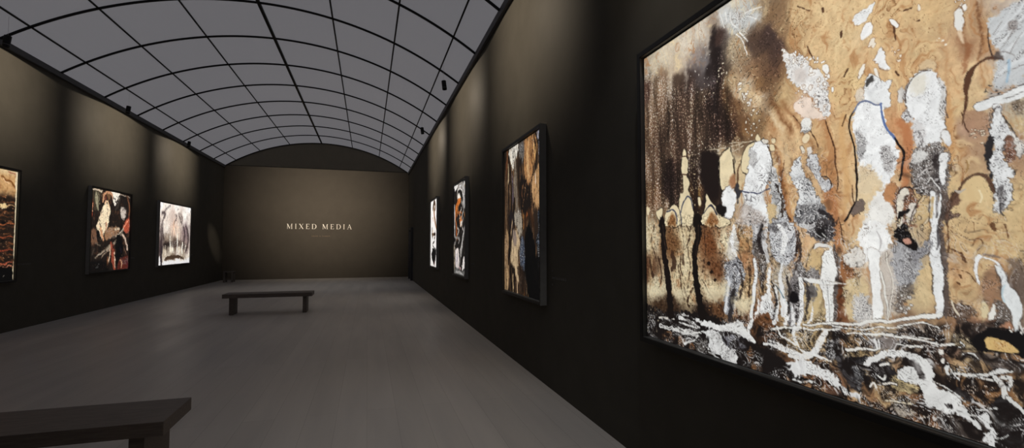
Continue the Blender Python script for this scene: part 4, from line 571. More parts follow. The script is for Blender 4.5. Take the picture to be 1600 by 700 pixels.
def paint_ember(U, V, to):         # cream, ember red and black
    s = Canvas(U, V, to, 14); s.wobble(.055, 7, 4, .6)
    s.C[:] = np.array((30, 23, 19)) / 255; A = np.arange(U.size)
    n = fbm(U * 7, V * 5, 5, 4); s.mix(A, sstep(.1, .5, n) * .7, (88, 58, 42)); s.mix(A, sstep(.2, .5, -n) * .8, (8, 7, 7))
    s.poly("84,58 150,70 140,130 120,200 100,210 90,140", (60, 52, 40), 4, 6); s.stroke("112,95 116,160 122,210", [16, 30, 14], (148, 142, 116), soft=6, dry=.2); s.stroke("128,90 134,170", 8, (120, 112, 90), soft=3); s.stroke("92,66 120,70 150,80", 8, (214, 196, 170), soft=2, dry=.3); s.stroke("79,110 86,180 80,250", [8, 16, 10], (166, 72, 46), soft=4, rough=3); s.stroke("86,160 88,220", 6, (214, 170, 130), soft=2)
    s.poly("202,78 272,92 256,140 238,182 228,150 222,110", (236, 230, 216), 2, 3); s.stroke("160,150 164,110 188,88 212,96 222,130", [12, 16, 18, 16, 10], (190, 140, 104), soft=3, rough=3); s.stroke("178,120 172,170", 9, (120, 60, 48), soft=3); s.poly("186,100 208,108 206,140 192,150", (112, 80, 54), 3, 4)
    s.poly("160,185 184,168 204,190 208,230 200,270 190,325 168,360 150,412 138,380 114,350 118,300 138,245", (238, 220, 186), 3, 5, tex=.25, tc=(196, 130, 90)); s.stroke("170,170 190,150 200,190", 10, (224, 190, 150), soft=3); s.stroke("140,330 150,380 160,420", [14, 18, 8], (206, 150, 110), soft=5); s.stroke("182,300 174,350", 6, (176, 96, 64), soft=3)
    s.stroke("216,150 214,220 206,290", [10, 14, 8], (26, 20, 17), soft=3); s.stroke("276,120 262,170 244,210", [14, 20, 14], (52, 46, 40), soft=4, dry=.3); s.stroke("300,112 310,150 305,190", [14, 22, 16], (24, 21, 18), soft=4); s.stroke("270,105 320,118 340,125", 5, (150, 136, 120), soft=2, dry=.4); s.stroke("256,160 268,130", 4, (186, 180, 168), dry=.3)
    s.poly("274,206 296,190 314,212 316,246 302,272 284,262", (196, 186, 174), 5, 5, tex=.3, tc=(120, 100, 92)); s.stroke("320,120 338,180 336,250", [8, 14, 10], (110, 70, 48), soft=4); s.poly("300,305 334,262 342,300 338,345 326,372 306,360 296,340", (176, 80, 56), 4, 6, tex=.5, tc=(92, 34, 26)); s.stroke("300,330 316,300 332,280", 7, (222, 150, 120), soft=3); s.stroke("288,376 304,400 318,450 326,480", [12, 14, 12, 8], (214, 190, 170), soft=4, dry=.2)
    s.poly("74,352 108,342 124,420 100,450 76,440", (112, 80, 60), 6, 6, tex=.3); s.poly("112,352 132,360 134,420 120,425", (10, 9, 9), 2, 3); s.poly("176,345 232,325 268,335 262,370 210,402 170,412", (152, 114, 84), 4, 6, tex=.5, tc=(60, 42, 32)); s.stroke("240,345 268,340", 8, (214, 196, 170), soft=3)
    for t, w, c in [("104,540 140,505 190,470 250,420 300,340", [6, 10, 12, 14, 8], (150, 136, 118)), ("124,520 160,500 200,470", 5, (190, 178, 160)), ("110,440 140,450", 8, (110, 96, 82)), ("146,540 176,500 206,480", 6, (170, 150, 128)), ("220,400 262,375 296,335", 6, (206, 194, 174)), ("196,415 240,390", 6, (40, 32, 28)), ("80,520 100,470", 6, (70, 62, 54))]:
        s.stroke(t, w, c, soft=3, rough=2, dry=.35)
    s.stroke("214,440 226,490 224,540 236,610", [20, 26, 28, 18], (156, 74, 54), soft=5, rough=4, dry=.2); s.stroke("206,470 204,520 196,560", 10, (220, 190, 160), soft=3, dry=.2); s.stroke("234,500 238,560 240,600", 8, (232, 206, 180), soft=3, dry=.2); s.stroke("190,540 186,600", 12, (130, 84, 54), soft=4)
    s.poly("246,400 270,380 292,450 290,520 262,560 246,600 244,500", (6, 6, 7), 3, 5); s.stroke("275,470 280,500", 8, (50, 36, 64), soft=4, a=.6); s.poly("272,545 326,528 324,612 256,622", (88, 36, 28), 5, 6, tex=.4, tc=(30, 14, 12)); s.stroke("276,555 286,575 280,600", 6, (214, 170, 130), soft=2.5); s.stroke("300,470 316,510", 8, (96, 70, 56), soft=4); s.stroke("318,560 324,600", 6, (90, 30, 48), soft=3)
    s.poly("62,560 170,560 190,630 62,640", (6, 5, 5), 8, 6, a=.8); s.stroke("106,608 116,592 126,576 128,590 112,606", 1.6, (120, 118, 116))
    s.flecks(12, 8, (12, 9, 8), .14, .46, .8, 90); s.flecks(20, 10, (206, 168, 130), .36, .62, .5, 91); s.flecks(26, 20, (110, 50, 34), .3, .6, .5, 92); s.flecks(34, 26, (10, 8, 7), .28, .5, .7, 93); s.flecks(40, 22, (236, 222, 196), .3, .55, .5, 94, (.4, .6))
    grit(s, 30, 30, .2, 79); return s.linear()

def paint_grove(U, V, to):         # misty grey grove on white
    s = Canvas(U, V, to, 15); s.wobble(.06, 7, 4, .6)
    s.field("55,90,226,220,214 120,105,210,204,196 200,115,216,210,204 300,140,222,216,212 90,200,206,196,186 110,300,214,204,194 160,220,186,170,160 170,300,196,172,156 200,350,206,188,172 230,220,176,164,154 260,200,220,212,206 300,220,200,192,184 300,330,150,140,136 270,330,120,104,106 250,400,140,124,120 60,300,150,140,134 60,450,96,84,82 110,400,150,136,122 110,440,60,52,46 180,430,96,82,72 220,460,190,176,160 150,480,206,196,178 270,470,140,124,118 90,520,180,168,150 160,545,120,106,92 250,530,160,148,132 290,560,206,198,186 200,590,232,228,222 100,600,228,224,218 290,590,226,222,216", warp=.06, wf=6, pw=4, eps=.03)
    n = fbm(U * 20, V * 4, 5, 4); A = np.arange(U.size); s.mix(A, sstep(.15, .5, -n) * .4, (96, 84, 80)); s.mix(A, sstep(.15, .5, n) * .5, (236, 230, 224))
    for t, w in [("80,165 90,190 78,240 70,290 76,340 84,390", [6, 10, 6, 8, 14, 16]), ("58,320 66,380 60,450 52,520 62,560", [8, 14, 20, 18, 14]), ("70,470 64,540 68,618", [18, 16, 18]), ("90,170 110,140 140,115", [10, 6, 3]), ("70,180 100,185 92,210", 10), ("272,290 284,330 290,400 280,470 268,500", [8, 14, 16, 12, 8]), ("252,300 262,350 256,410 246,470", [10, 14, 12, 8]), ("212,190 226,230 236,270", [4, 10, 6]), ("228,180 240,220 244,260", [3, 6, 4]), ("184,190 196,215 178,250 166,280", [3, 5, 4, 3])]:
        s.stroke(t, [1.25 * q for q in np.atleast_1d(w)], (58, 48, 50), soft=6, rough=5, dry=.4, a=.85)
    s.poly("84,432 118,408 165,420 210,404 262,430 290,470 262,486 214,456 176,470 140,448 104,468 86,456", (74, 62, 56), 9, 9, tex=.5, tc=(30, 26, 26), a=.8); s.stroke("84,446 112,436 140,452", [10, 16, 8], (40, 34, 33), soft=7, rough=6, a=.8)
    for t, w in [("112,330 108,380 112,430", 4), ("130,300 126,370 130,420", 3), ("222,300 226,370 220,430", 5), ("160,330 156,400", 4), ("186,300 190,350", 3), ("240,340 250,400", 5), ("120,200 108,240", 3), ("200,150 216,140", 3), ("232,370 228,440", 4), ("100,360 96,420", 4), ("170,380 166,440", 4), ("212,350 208,400", 3)]:
        s.stroke(t, w, (92, 78, 74), soft=3.5, rough=3, dry=.4, a=.7); s.stroke("100,560 150,550 210,545 250,560", [6, 10, 8, 4], (76, 62, 50), soft=4, rough=4, dry=.3); s.stroke("90,575 140,565", 6, (96, 80, 66), soft=3, dry=.3)
    for t, w in [("141,370 139,430 142,500", [6, 9, 6]), ("200,360 200,430 196,500", [8, 12, 8]), ("244,430 238,490 240,520", [8, 12, 6]), ("270,450 262,500", [5, 7]), ("176,300 172,340", 6), ("160,470 164,510", 7), ("100,450 96,530", 4), ("214,470 210,510", 8), ("150,310 148,345", 4)]:
        s.stroke(t, w, (238, 226, 206), soft=2.5, rough=1.5)
    s.stroke("172,240 168,300 176,350", [8, 14, 10], (206, 172, 146), soft=6, a=.7); s.poly("36,560 52,540 58,600 52,620 34,620", (224, 220, 214), 3, 3); s.poly("80,590 140,575 220,580 300,560 300,600 80,618", (236, 233, 228), 4, 6)
    s.C = np.clip(.5 + (s.C - .47) * 1.25, .02, .95)
    s.stroke("70,470 64,560 66,620", [14, 13, 16], (44, 36, 42), soft=2.5)
    s.flecks(16, 7, (84, 70, 66), .2, .55, .5, 90); s.flecks(18, 7, (246, 242, 236), .25, .5, .6, 91, (.45, .6)); s.flecks(34, 22, (70, 58, 54), .36, .6, .5, 92)
    grit(s, 30, 30, .12, 80); return s.linear()

def paint_rust(U, V, to):          # tan sky over dark stacked bands, pale right margin
    s = Canvas(U, V, to, 16); s.wobble(.03, 7); A = np.arange(U.size)
    s.C[:] = np.array((34, 24, 18)) / 255
    v = V + .05 * fbm(U * 5, V * 3, 3, 3); n = fbm(U * 5, v * 16, 6, 4); m = fbm(U * 14, v * 22, 7, 4)
    s.mix(A, sstep(.05, .45, n) * .75, (128, 76, 44)); s.mix(A, sstep(.25, .6, m) * .8, (206, 150, 110)); s.mix(A, sstep(.1, .5, -n) * .85, (8, 6, 5))
    top = sstep(.52, .34, V + .06 * fbm(U * 6, V * 6, 9, 3)); s.mix(A, top, (190, 150, 102)); s.mix(A, top * sstep(.0, .5, fbm(U * 9, V * 7, 10, 4)) * .6, (128, 84, 46)); s.mix(A, sstep(.14, .02, V) * .7, (208, 190, 150))
    s.stroke("10,70 40,95 60,105 86,135", [6, 8, 10, 12], (112, 68, 30), soft=4); s.stroke("20,85 50,115", 4, (226, 190, 150), soft=2); s.stroke("48,52 70,58 84,62", 6, (150, 90, 70), soft=3, rough=3)
    for y, c in [(240, (210, 170, 120)), (340, (170, 96, 56)), (412, (150, 76, 46)), (488, (150, 66, 44)), (560, (196, 100, 72)), (580, (216, 140, 110))]:
        s.stroke([(-200, y + 12), (-60, y - 4), (20, y + 6), (50, y - 4), (80, y + 2)], [10, 9, 7, 5, 3], c, soft=3, rough=4, dry=.45)
    s.poly([(0, 230), (30, 226), (34, 246), (12, 256)], (216, 190, 140), 3, 4, tex=.4); s.poly([(-200, 600), (78, 588), (74, 664), (-200, 690)], (6, 5, 5), 5, 5); s.stroke("16,640 26,628", 3, (110, 104, 96))
    s.poly([(88, 40), (104, 44), (97, 240), (88, 420), (76, 668), (70, 668), (79, 420), (86, 240)], (212, 198, 166), 1.5, 1.2); s.stroke("77,540 75,590", 4, (120, 84, 50), a=.6)
    grit(s, 24, 24, .2, 81); return s.linear()
# ---------------------------------------------------------------- settings
WALL_SPEC = .04
FLOOR = (.54, .517, .494)
SKY_COL = (.985, .97, 1.05); SKY_STR = .114
RES = 1.0
# ---------------------------------------------------------------- helpers
SC = bpy.context.scene; COL = SC.collection
def lin(c): return tuple((v / 255 / 12.92) if v / 255 <= .04045 else ((v / 255 + .055) / 1.055) ** 2.4 for v in c[:3]) + (1.0,)
def tag(o, label=None, cat=None, group=None, kind=None):
    if label: o['label'] = label
    if cat: o['category'] = cat
    if group: o['group'] = group
    if kind: o['kind'] = kind
    return o
def empty(name, loc=(0, 0, 0), rz=0):
    o = bpy.data.objects.new(name, None); o.empty_display_size = .1; COL.objects.link(o); o.location = loc; o.rotation_euler = (0, 0, rz); return o
def add(name, bm, mat, parent=None, smooth=False):
    me = bpy.data.meshes.new(name); bm.normal_update(); bm.to_mesh(me); bm.free()
    if smooth:
        for p in me.polygons: p.use_smooth = True
    o = bpy.data.objects.new(name, me); COL.objects.link(o); o.data.materials.append(mat)
    if parent: o.parent = parent
    return o
def box(bm, x0, x1, y0, y1, z0, z1, bev=0):
    vs = [bm.verts.new((x, y, z)) for x in (x0, x1) for y in (y0, y1) for z in (z0, z1)]
    fs = [bm.faces.new([vs[i] for i in q]) for q in ((0, 1, 3, 2), (4, 6, 7, 5), (0, 4, 5, 1), (2, 3, 7, 6), (0, 2, 6, 4), (1, 5, 7, 3))]
    if bev:
        es = list({e for f in fs for e in f.edges})
        bmesh.ops.bevel(bm, geom=es, offset=bev, segments=2, affect='EDGES', profile=.6)
def lathe(bm, prof, n=24, M=None):
    rows = []
    for r, z in prof:
        if r < 1e-6: rows.append([bm.verts.new((0, 0, z))])
        else: rows.append([bm.verts.new((r * math.cos(2 * math.pi * k / n), r * math.sin(2 * math.pi * k / n), z)) for k in range(n)])
    for a, b in zip(rows, rows[1:]):
        for k in range(n):
            k2 = (k + 1) % n
            if len(a) == 1 and len(b) == 1: continue
            if len(a) == 1: bm.faces.new((a[0], b[k], b[k2]))
            elif len(b) == 1: bm.faces.new((a[k], b[0], a[k2]))
            else: bm.faces.new((a[k], b[k], b[k2], a[k2]))
    bmesh.ops.recalc_face_normals(bm, faces=bm.faces[:])
    if M is not None: bmesh.ops.transform(bm, matrix=M, verts=bm.verts[:])
def prism(bm, pts, axis_fn, d):
    """extrude a 2-D outline; axis_fn(u, v, w) -> xyz"""
    a = [bm.verts.new(axis_fn(u, v, 0)) for u, v in pts]; b = [bm.verts.new(axis_fn(u, v, d)) for u, v in pts]
    n = len(pts); bm.faces.new(a); bm.faces.new(b[::-1])
    for i in range(n): bm.faces.new((a[i], b[i], b[(i + 1) % n], a[(i + 1) % n]))
    bmesh.ops.recalc_face_normals(bm, faces=bm.faces[:])

class Mat:
    def __init__(s, name):
        s.m = bpy.data.materials.new(name); s.m.use_nodes = True; s.t = s.m.node_tree; s.b = s.t.nodes['Principled BSDF']
    def n(s, t, **kw):
        o = s.t.nodes.new(t)
        for k, v in kw.items(): setattr(o, k, v)
        return o
    def l(s, a, b): s.t.links.new(a, b)
    def ramp(s, fac, stops):
        r = s.n('ShaderNodeValToRGB'); s.l(fac, r.inputs[0]); e = r.color_ramp.elements
        e[0].position, e[0].color = stops[0]; e[1].position, e[1].color = stops[-1]
        for p, c in stops[1:-1]: q = e.new(p); q.color = c
        return r.outputs[0]
    def noise(s, scale, detail=4, rough=.5, sc=(1, 1, 1), src='Object'):
        tc = s.n('ShaderNodeTexCoord'); mp = s.n('ShaderNodeMapping'); mp.inputs['Scale'].default_value = sc; s.l(tc.outputs[src], mp.inputs[0])
        x = s.n('ShaderNodeTexNoise'); x.inputs['Scale'].default_value = scale; x.inputs['Detail'].default_value = detail; x.inputs['Roughness'].default_value = rough; s.l(mp.outputs[0], x.inputs['Vector']); return x.outputs['Fac']
    def set(s, **kw):
        for k, v in kw.items(): s.b.inputs[k].default_value = v
        return s
def rgb(r, g, b): return (r, g, b, 1)
def plain(name, c, var=.15, scale=30, rough=.6, spec=.3, sc=(1, 1, 1), metal=0, bump=0):
    m = Mat(name); c = tuple(c)
    f = m.noise(scale, 5, .55, sc); m.l(m.ramp(f, [(.3, tuple(v * (1 - var) for v in c) + (1,)), (.7, tuple(v * (1 + var) for v in c) + (1,))]), m.b.inputs['Base Color'])
    m.set(Roughness=rough, Metallic=metal); m.b.inputs['Specular IOR Level'].default_value = spec
    if bump:
        b = m.n('ShaderNodeBump'); b.inputs['Strength'].default_value = bump; b.inputs['Distance'].default_value = .002; m.l(f, b.inputs['Height']); m.l(b.outputs[0], m.b.inputs['Normal'])
    return m.m

M_wall = plain('dark_wall_paint', (.094, .088, .075), .06, 3, .9, WALL_SPEC)
M_back = plain('dark_taupe_wall_paint', (.069, .0620, .053), .05, 3, .9, WALL_SPEC)
M_lun = plain('vault_end_paint', (.19, .17, .13), .05, 3, .7, .3)
M_frame = plain('black_frame_lacquer', (.010, .010, .010), .1, 12, .45, .35)
M_ledge_lit = plain('frame_ledge_painted_lit', (.075, .075, .073), .08, 12, .6, .3)  # black lacquer painted lighter, as if the inner ledge caught light
M_side_lit = plain('frame_side_painted_lit', (.30, .30, .29), .08, 12, .55, .3)  # lit copy of the black lacquer: outer sides coloured as if light fell there
M_mull = plain('black_mullion_metal', (.006, .006, .0065), .1, 9, .5, .2)
M_trim = plain('grey_trim_metal', (.10, .10, .105), .08, 8, .55, .2)
M_wire = plain('grey_steel_wire', (.30, .30, .31), .05, 20, .5, .3)
M_lamp = plain('black_lamp_metal', (.004, .004, .0045), .1, 20, .4, .3)
M_bench = plain('dark_stained_wood', (.155, .132, .118), .22, 6, .55, .3, (1.2, 14, 14))
M_stool = plain('charcoal_stool_wood', (.12, .108, .102), .2, 8, .6, .3, (10, 10, 1.5))
M_door = plain('blue_black_door_paint', (.042, .044, .052), .08, 5, .5, .4)
M_letter = plain('cream_letter_paint', (.86, .83, .77), .03, 20, .6, .3)
M_sub = plain('bronze_letter_paint', (.16, .115, .07), .1, 20, .6, .3)
M_cap = plain('grey_caption_ink', (.17, .165, .155), .1, 40, .7, .2)
M_edge = plain('canvas_edge', (.02, .018, .016), .1, 30, .8, .2)

def floor_mat():
    m = Mat('grey_plank_floor'); tc = m.n('ShaderNodeTexCoord'); mp = m.n('ShaderNodeMapping')
    mp.inputs['Rotation'].default_value = (0, 0, math.pi / 2); mp.inputs['Location'].default_value = (0, -.016, 0); m.l(tc.outputs['Object'], mp.inputs[0])
    b = m.n('ShaderNodeTexBrick'); b.offset = .37; b.inputs['Scale'].default_value = 1; b.inputs['Brick Width'].default_value = 3.6; b.inputs['Row Height'].default_value = .27
    b.inputs['Mortar Size'].default_value = .0016; b.inputs['Mortar Smooth'].default_value = .3; b.inputs['Bias'].default_value = 0
    b.inputs['Color1'].default_value = rgb(*FLOOR); b.inputs['Color2'].default_value = rgb(*[v * .93 for v in FLOOR]); b.inputs['Mortar'].default_value = rgb(*[v * .62 for v in FLOOR])
    m.l(mp.outputs[0], b.inputs['Vector'])
    f = m.noise(1.2, 5, .55, (3.5, .35, 1)); mx = m.n('ShaderNodeMix', data_type='RGBA', blend_type='MULTIPLY'); mx.inputs[0].default_value = 1
    m.l(b.outputs['Color'], mx.inputs[6]); m.l(m.ramp(f, [(.3, rgb(.90, .90, .91)), (.7, rgb(1.05, 1.04, 1.03))]), mx.inputs[7]); m.l(mx.outputs[2], m.b.inputs['Base Color'])
    m.l(m.ramp(m.noise(.8, 3, .5, (3, .5, 1)), [(.3, rgb(.36, .36, .36)), (.7, rgb(.5, .5, .5))]), m.b.inputs['Roughness']); m.b.inputs['Specular IOR Level'].default_value = .35
    return m.m
M_floor = floor_mat()

def glass_mat():
    m = Mat('frosted_skylight_glass'); m.set(Roughness=.35); m.b.inputs['Base Color'].default_value = rgb(.25, .25, .27); m.b.inputs['Specular IOR Level'].default_value = .3
    m.b.inputs['Emission Color'].default_value = rgb(*SKY_COL); m.b.inputs['Emission Strength'].default_value = SKY_STR
    return m.m
M_glass = glass_mat()

# ---------------------------------------------------------------- room shell
T = .25
bm = bmesh.new(); box(bm, XL - T, XR + T, YF - T, YB + T, -.2, 0); tag(add('floor', bm, M_floor), kind='structure')
bm = bmesh.new(); box(bm, XL - T, XL, YF - T, YB + T, 0, HS); tag(add('wall_left', bm, M_wall), kind='structure')
bm = bmesh.new(); box(bm, XR, XR + T, YF - T, YB + T, 0, HS); tag(add('wall_right', bm, M_wall), kind='structure')
bm = bmesh.new(); box(bm, XL, XR, YB, YB + T, 0, HS); tag(add('wall_back', bm, M_back), kind='structure')
bm = bmesh.new(); box(bm, XL, XR, YF - T, YF, 0, HS); tag(add('wall_front', bm, M_back), kind='structure')
# barrel vault: circle through the two panel edges and the ridge
PL, PR, SAG = -6.290, 1.939, 1.2605
VC = (PL + PR) / 2; VW = (PR - PL) / 2; VR = (VW * VW + SAG * SAG) / (2 * SAG); VA = math.asin(VW / VR); HP = 5.278
def vault(t, dr=0.0):
    a = t * VA; return VC + (VR + dr) * math.sin(a), HP + SAG - VR + (VR + dr) * math.cos(a)
NS = 64
bm = bmesh.new()
a = [bm.verts.new((vault(-1 + 2 * i / NS)[0], YF - .05, vault(-1 + 2 * i / NS)[1])) for i in range(NS + 1)]
b = [bm.verts.new((vault(-1 + 2 * i / NS)[0], YB + .05, vault(-1 + 2 * i / NS)[1])) for i in range(NS + 1)]
a2 = [bm.verts.new((vault(-1 + 2 * i / NS, .03)[0], YF - .05, vault(-1 + 2 * i / NS, .03)[1])) for i in range(NS + 1)]
b2 = [bm.verts.new((vault(-1 + 2 * i / NS, .03)[0], YB + .05, vault(-1 + 2 * i / NS, .03)[1])) for i in range(NS + 1)]
for i in range(NS):
    bm.faces.new((a[i], a[i + 1], b[i + 1], b[i])); bm.faces.new((a2[i + 1], a2[i], b2[i], b2[i + 1]))
    bm.faces.new((a[i + 1], a[i], a2[i], a2[i + 1])); bm.faces.new((b[i], b[i + 1], b2[i + 1], b2[i]))
bm.faces.new((a[0], b[0], b2[0], a2[0])); bm.faces.new((b[NS], a[NS], a2[NS], b2[NS]))
bmesh.ops.recalc_face_normals(bm, faces=bm.faces[:])
ceil = tag(add('ceiling', bm, M_glass, smooth=False), kind='structure')
def rib(y, w=.034, d=.035):
    bm = bmesh.new(); rows = []
    for i in range(NS + 1):
        t = -1 + 2 * i / NS; x0, z0 = vault(t, -d); x1, z1 = vault(t, .005)
        rows.append([bm.verts.new(p) for p in ((x0, y - w / 2, z0), (x0, y + w / 2, z0), (x1, y + w / 2, z1), (x1, y - w / 2, z1))])
    for p, q in zip(rows, rows[1:]):
        for k in range(4): bm.faces.new((p[k], p[(k + 1) % 4], q[(k + 1) % 4], q[k]))
    bm.faces.new(rows[0]); bm.faces.new(rows[-1][::-1]); bmesh.ops.recalc_face_normals(bm, faces=bm.faces[:])
    return add('rib', bm, M_mull, ceil)
RD = 1.7722
for k in range(0, 15): rib(YB - .02 if k == 0 else YB - k * RD)
def mullion(t, w=.027, d=.03):
    bm = bmesh.new(); dt = w / 2 / (VR * VA); P = [vault(t - dt, -d), vault(t + dt, -d), vault(t + dt, .005), vault(t - dt, .005)]
    prism(bm, P, lambda u, v, q: (u, YF + q, v), YB - YF); return add('mullion', bm, M_mull, ceil)
for t in (-.8862, -.6305, -.3267, .3267, .6305, .8862): mullion(t)
mullion(0, .06, .045)
# dark end walls under the vault
def lunette(name, y0, y1):
    bm = bmesh.new(); P = [vault(-1 + 2 * i / NS, .02) for i in range(NS + 1)]
    P = [(PL - .046, HS)] + [(u, max(v, HS + .001)) for u, v in P if v > HS] + [(PR + .039, HS)]
    prism(bm, P, lambda u, v, q: (u, y0 + q, v), y1 - y0); return tag(add(name, bm, M_lun), kind='structure')
lunette('wall_back_arch', YB, YB + T); lunette('wall_front_arch', YF - T, YF)
for side, X, s in (('left', XL, 1), ('right', XR, -1)):
    bm = bmesh.new(); box(bm, *sorted((X, X + s * .05)), YF, YB, 5.165, 5.30, .004); tag(add('trim_' + side, bm, M_trim), kind='structure')
# doorway in the far right corner
dr = tag(empty('door_1', (XR, 22.75, 0)), kind='structure')
bm = bmesh.new(); box(bm, -.10, 0, -.68, -.56, 0, 2.40, .006); add('door_jamb', bm, M_door, dr)
bm = bmesh.new(); box(bm, -.095, 0, .60, .72, 0, 2.40, .006); add('door_jamb', bm, M_door, dr)
bm = bmesh.new(); box(bm, -.10, 0, -.56, .60, 2.28, 2.40, .006); add('door_head', bm, M_door, dr)
bm = bmesh.new(); box(bm, -.03, 0, -.56, .60, .01, 2.28); lf = add('door_leaf', bm, M_door, dr)
bm = bmesh.new(); lathe(bm, [(0, 0), (.022, 0), (.022, .012), (.010, .016), (.010, .05), (.02, .055), (.02, .075), (0, .08)], 16, Matrix.Translation((-.03, -.48, 1.02)) @ Matrix.Rotation(-math.pi / 2, 4, 'Y')); add('door_knob', bm, M_trim, lf, True)

# ---------------------------------------------------------------- pictures
def art_mat():
    m = Mat('painted_canvas'); at = m.n('ShaderNodeAttribute'); at.attribute_name = 'paint'; m.l(at.outputs['Color'], m.b.inputs['Base Color'])
    m.set(Roughness=.75); m.b.inputs['Specular IOR Level'].default_value = .08
    return m.m
M_art = art_mat()
def canvas_mesh(us, vs, w, h, painter, to, place):
    """a stretched canvas: dense painted front with one colour per point, plus its edges"""
    nu, nv = len(us), len(vs); U, V = np.meshgrid(us, vs)
    col = painter(U.ravel(), V.ravel(), to)
    P = np.zeros((nu * nv, 3)); P[:, 0] = U.ravel(); P[:, 1] = V.ravel()
    co = np.array([place(0, 0, 0), place(1, 0, 0), place(0, 1, 0), place(0, 0, 1)]); o = co[0]; R3 = co[1:] - o
    W = P @ R3 + o
    idx = np.arange(nu * nv).reshape(nv, nu)
    q = np.stack([idx[:-1, :-1], idx[1:, :-1], idx[1:, 1:], idx[:-1, 1:]], -1).reshape(-1, 4)
    D = .028; B = np.array([(0, 0, -D), (w, 0, -D), (w, h, -D), (0, h, -D)]) @ R3 + o
    n0 = nu * nv; loop = list(idx[0, :]) + list(idx[1:, -1]) + list(idx[-1, -2::-1]) + list(idx[-2:0:-1, 0])
    verts = np.concatenate([W, B]); me = bpy.data.meshes.new('canvas')
    side = []; c4 = [idx[0, 0], idx[0, -1], idx[-1, -1], idx[-1, 0]]
    for k in range(4): side.append((c4[k], c4[(k + 1) % 4], n0 + (k + 1) % 4, n0 + k))
    side.append((n0 + 3, n0 + 2, n0 + 1, n0)[::1])
    q = np.concatenate([q, np.array(side)])
    if np.dot(np.cross(R3[1], R3[0]), R3[2]) < 0: q = q[:, ::-1]
    me.vertices.add(len(verts)); me.vertices.foreach_set('co', verts.ravel()); me.loops.add(q.size); me.loops.foreach_set('vertex_index', q.ravel().astype(np.int32))
    me.polygons.add(len(q)); me.polygons.foreach_set('loop_start', np.arange(0, q.size, 4, dtype=np.int32))
    mi = np.zeros(len(q), np.int32); mi[-5:] = 1
    me.update(calc_edges=True); me.polygons.foreach_set('material_index', mi)
    at = me.color_attributes.new('paint', 'FLOAT_COLOR', 'POINT'); C4 = np.ones((len(verts), 4), np.float32); C4[:n0, :3] = col; C4[n0:, :3] = .02; at.data.foreach_set('color', C4.ravel())
    me.materials.append(M_art); me.materials.append(M_edge); me.validate(); return me
ZT, ZB_ = 2.965, .955
PICS = []
def picture(side, y0, y1, painter, to, label, res, us=None):
    """y0..y1 along the wall; u runs left to right for someone facing the picture"""
    X, s = (XL, 1) if side == 'L' else (XR, -1)
    w, h = y1 - y0, ZT - ZB_; yc = (y0 + y1) / 2
    root = tag(empty('framed_painting', (X, yc, (ZT + ZB_) / 2)), label, 'painting', 'framed paintings on the long walls')
    if side == 'L': place = lambda u, v, n: (.05 + n, u - w / 2, h / 2 - v)
    else: place = lambda u, v, n: (-.05 - n, w / 2 - u, h / 2 - v)
    if us is None: us = np.linspace(0, w, int(w / res[0]) + 1)
    vs = np.linspace(0, h, int(h / res[1]) + 1)
    me = canvas_mesh(us, vs, w, h, painter, to, place); c = bpy.data.objects.new('canvas', me); COL.objects.link(c); c.parent = root
    # frame: slim black tray, its front lip 3 cm proud of the canvas
    g0, g1, fd = .009, .045, .082; bm = bmesh.new(); prof = [(g1, .004), (g1, fd), (g0 + .004, fd), (g0, fd - .004), (g0, .004)]
    rings = []
    for q, d in prof:
        rings.append([bm.verts.new((s * d, sy * (w / 2 + q), sz * (h / 2 + q))) for sy, sz in ((-1, -1), (1, -1), (1, 1), (-1, 1))])
    for p, q in zip(rings, rings[1:] + rings[:1]):
        for k in range(4): bm.faces.new((p[k], p[(k + 1) % 4], q[(k + 1) % 4], q[k]))
    bmesh.ops.recalc_face_normals(bm, faces=bm.faces[:]); fr = add('frame', bm, M_frame, root); fr.data.materials.append(M_side_lit)
    fr.data.materials.append(M_ledge_lit)
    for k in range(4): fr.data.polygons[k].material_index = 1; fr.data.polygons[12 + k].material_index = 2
    bm = bmesh.new(); box(bm, *sorted((s * .002, s * .012)), -w / 2 - .007, w / 2 + .007, -h / 2 - .007, h / 2 + .007); add('backing_board', bm, M_frame, root)
    PICS.append((side, y0, y1)); return root
def sketch(side, y0, y1, ox, oy, k):
    X = (XL + .05) if side == 'L' else (XR - .05)
    def to(a, b):
        y, z = on_wall(ox + a / k, oy + b / k, X)
        return (y - y0 if side == 'L' else y1 - y), ZT - z
    return to
def CAPS():
    caption('R', 5.02, 1.24, (5, 7, 6, 2), .034, 'small grey caption on the wall right of the tall bark painting')
    caption('R', 9.36, 1.24, (5, 6, 2), .034, 'small grey caption right of the orange and black painting', False)
    caption('L', 11.40, 1.24, (5, 7, 6, 2), .034, 'small grey caption right of the rust banded painting')
    caption('L', 15.88, 1.24, (5, 6, 5), .034, 'small grey caption right of the ember red painting', False)
    caption('L', 20.62, 1.24, (5, 6, 5), .034, 'small grey caption right of the pale grove painting', False)
TITLE_GAP = .2
def TITLE():
    lay(-3.664 + 2.2, 'MIXED', .238, .098, M_letter, title, 2.37 - 2.5)
    lay(-2.09 + 2.2, 'MEDIA', .238, .104, M_letter, title, 2.37 - 2.5)
def BENCHES():
    bench(-3.13, -1.24, 12.33, 12.84, .48, .09, (-3.0, -1.45), .086, 12.40, 12.80, 'dark wooden bench with two slab legs in the middle of the floor')
    bench(-3.118, -1.226, 3.612, 4.123, .48, .09, (-2.988, -1.43), .086, 3.66, 4.08, 'nearest dark wooden bench, cut off by the lower left corner of the view')
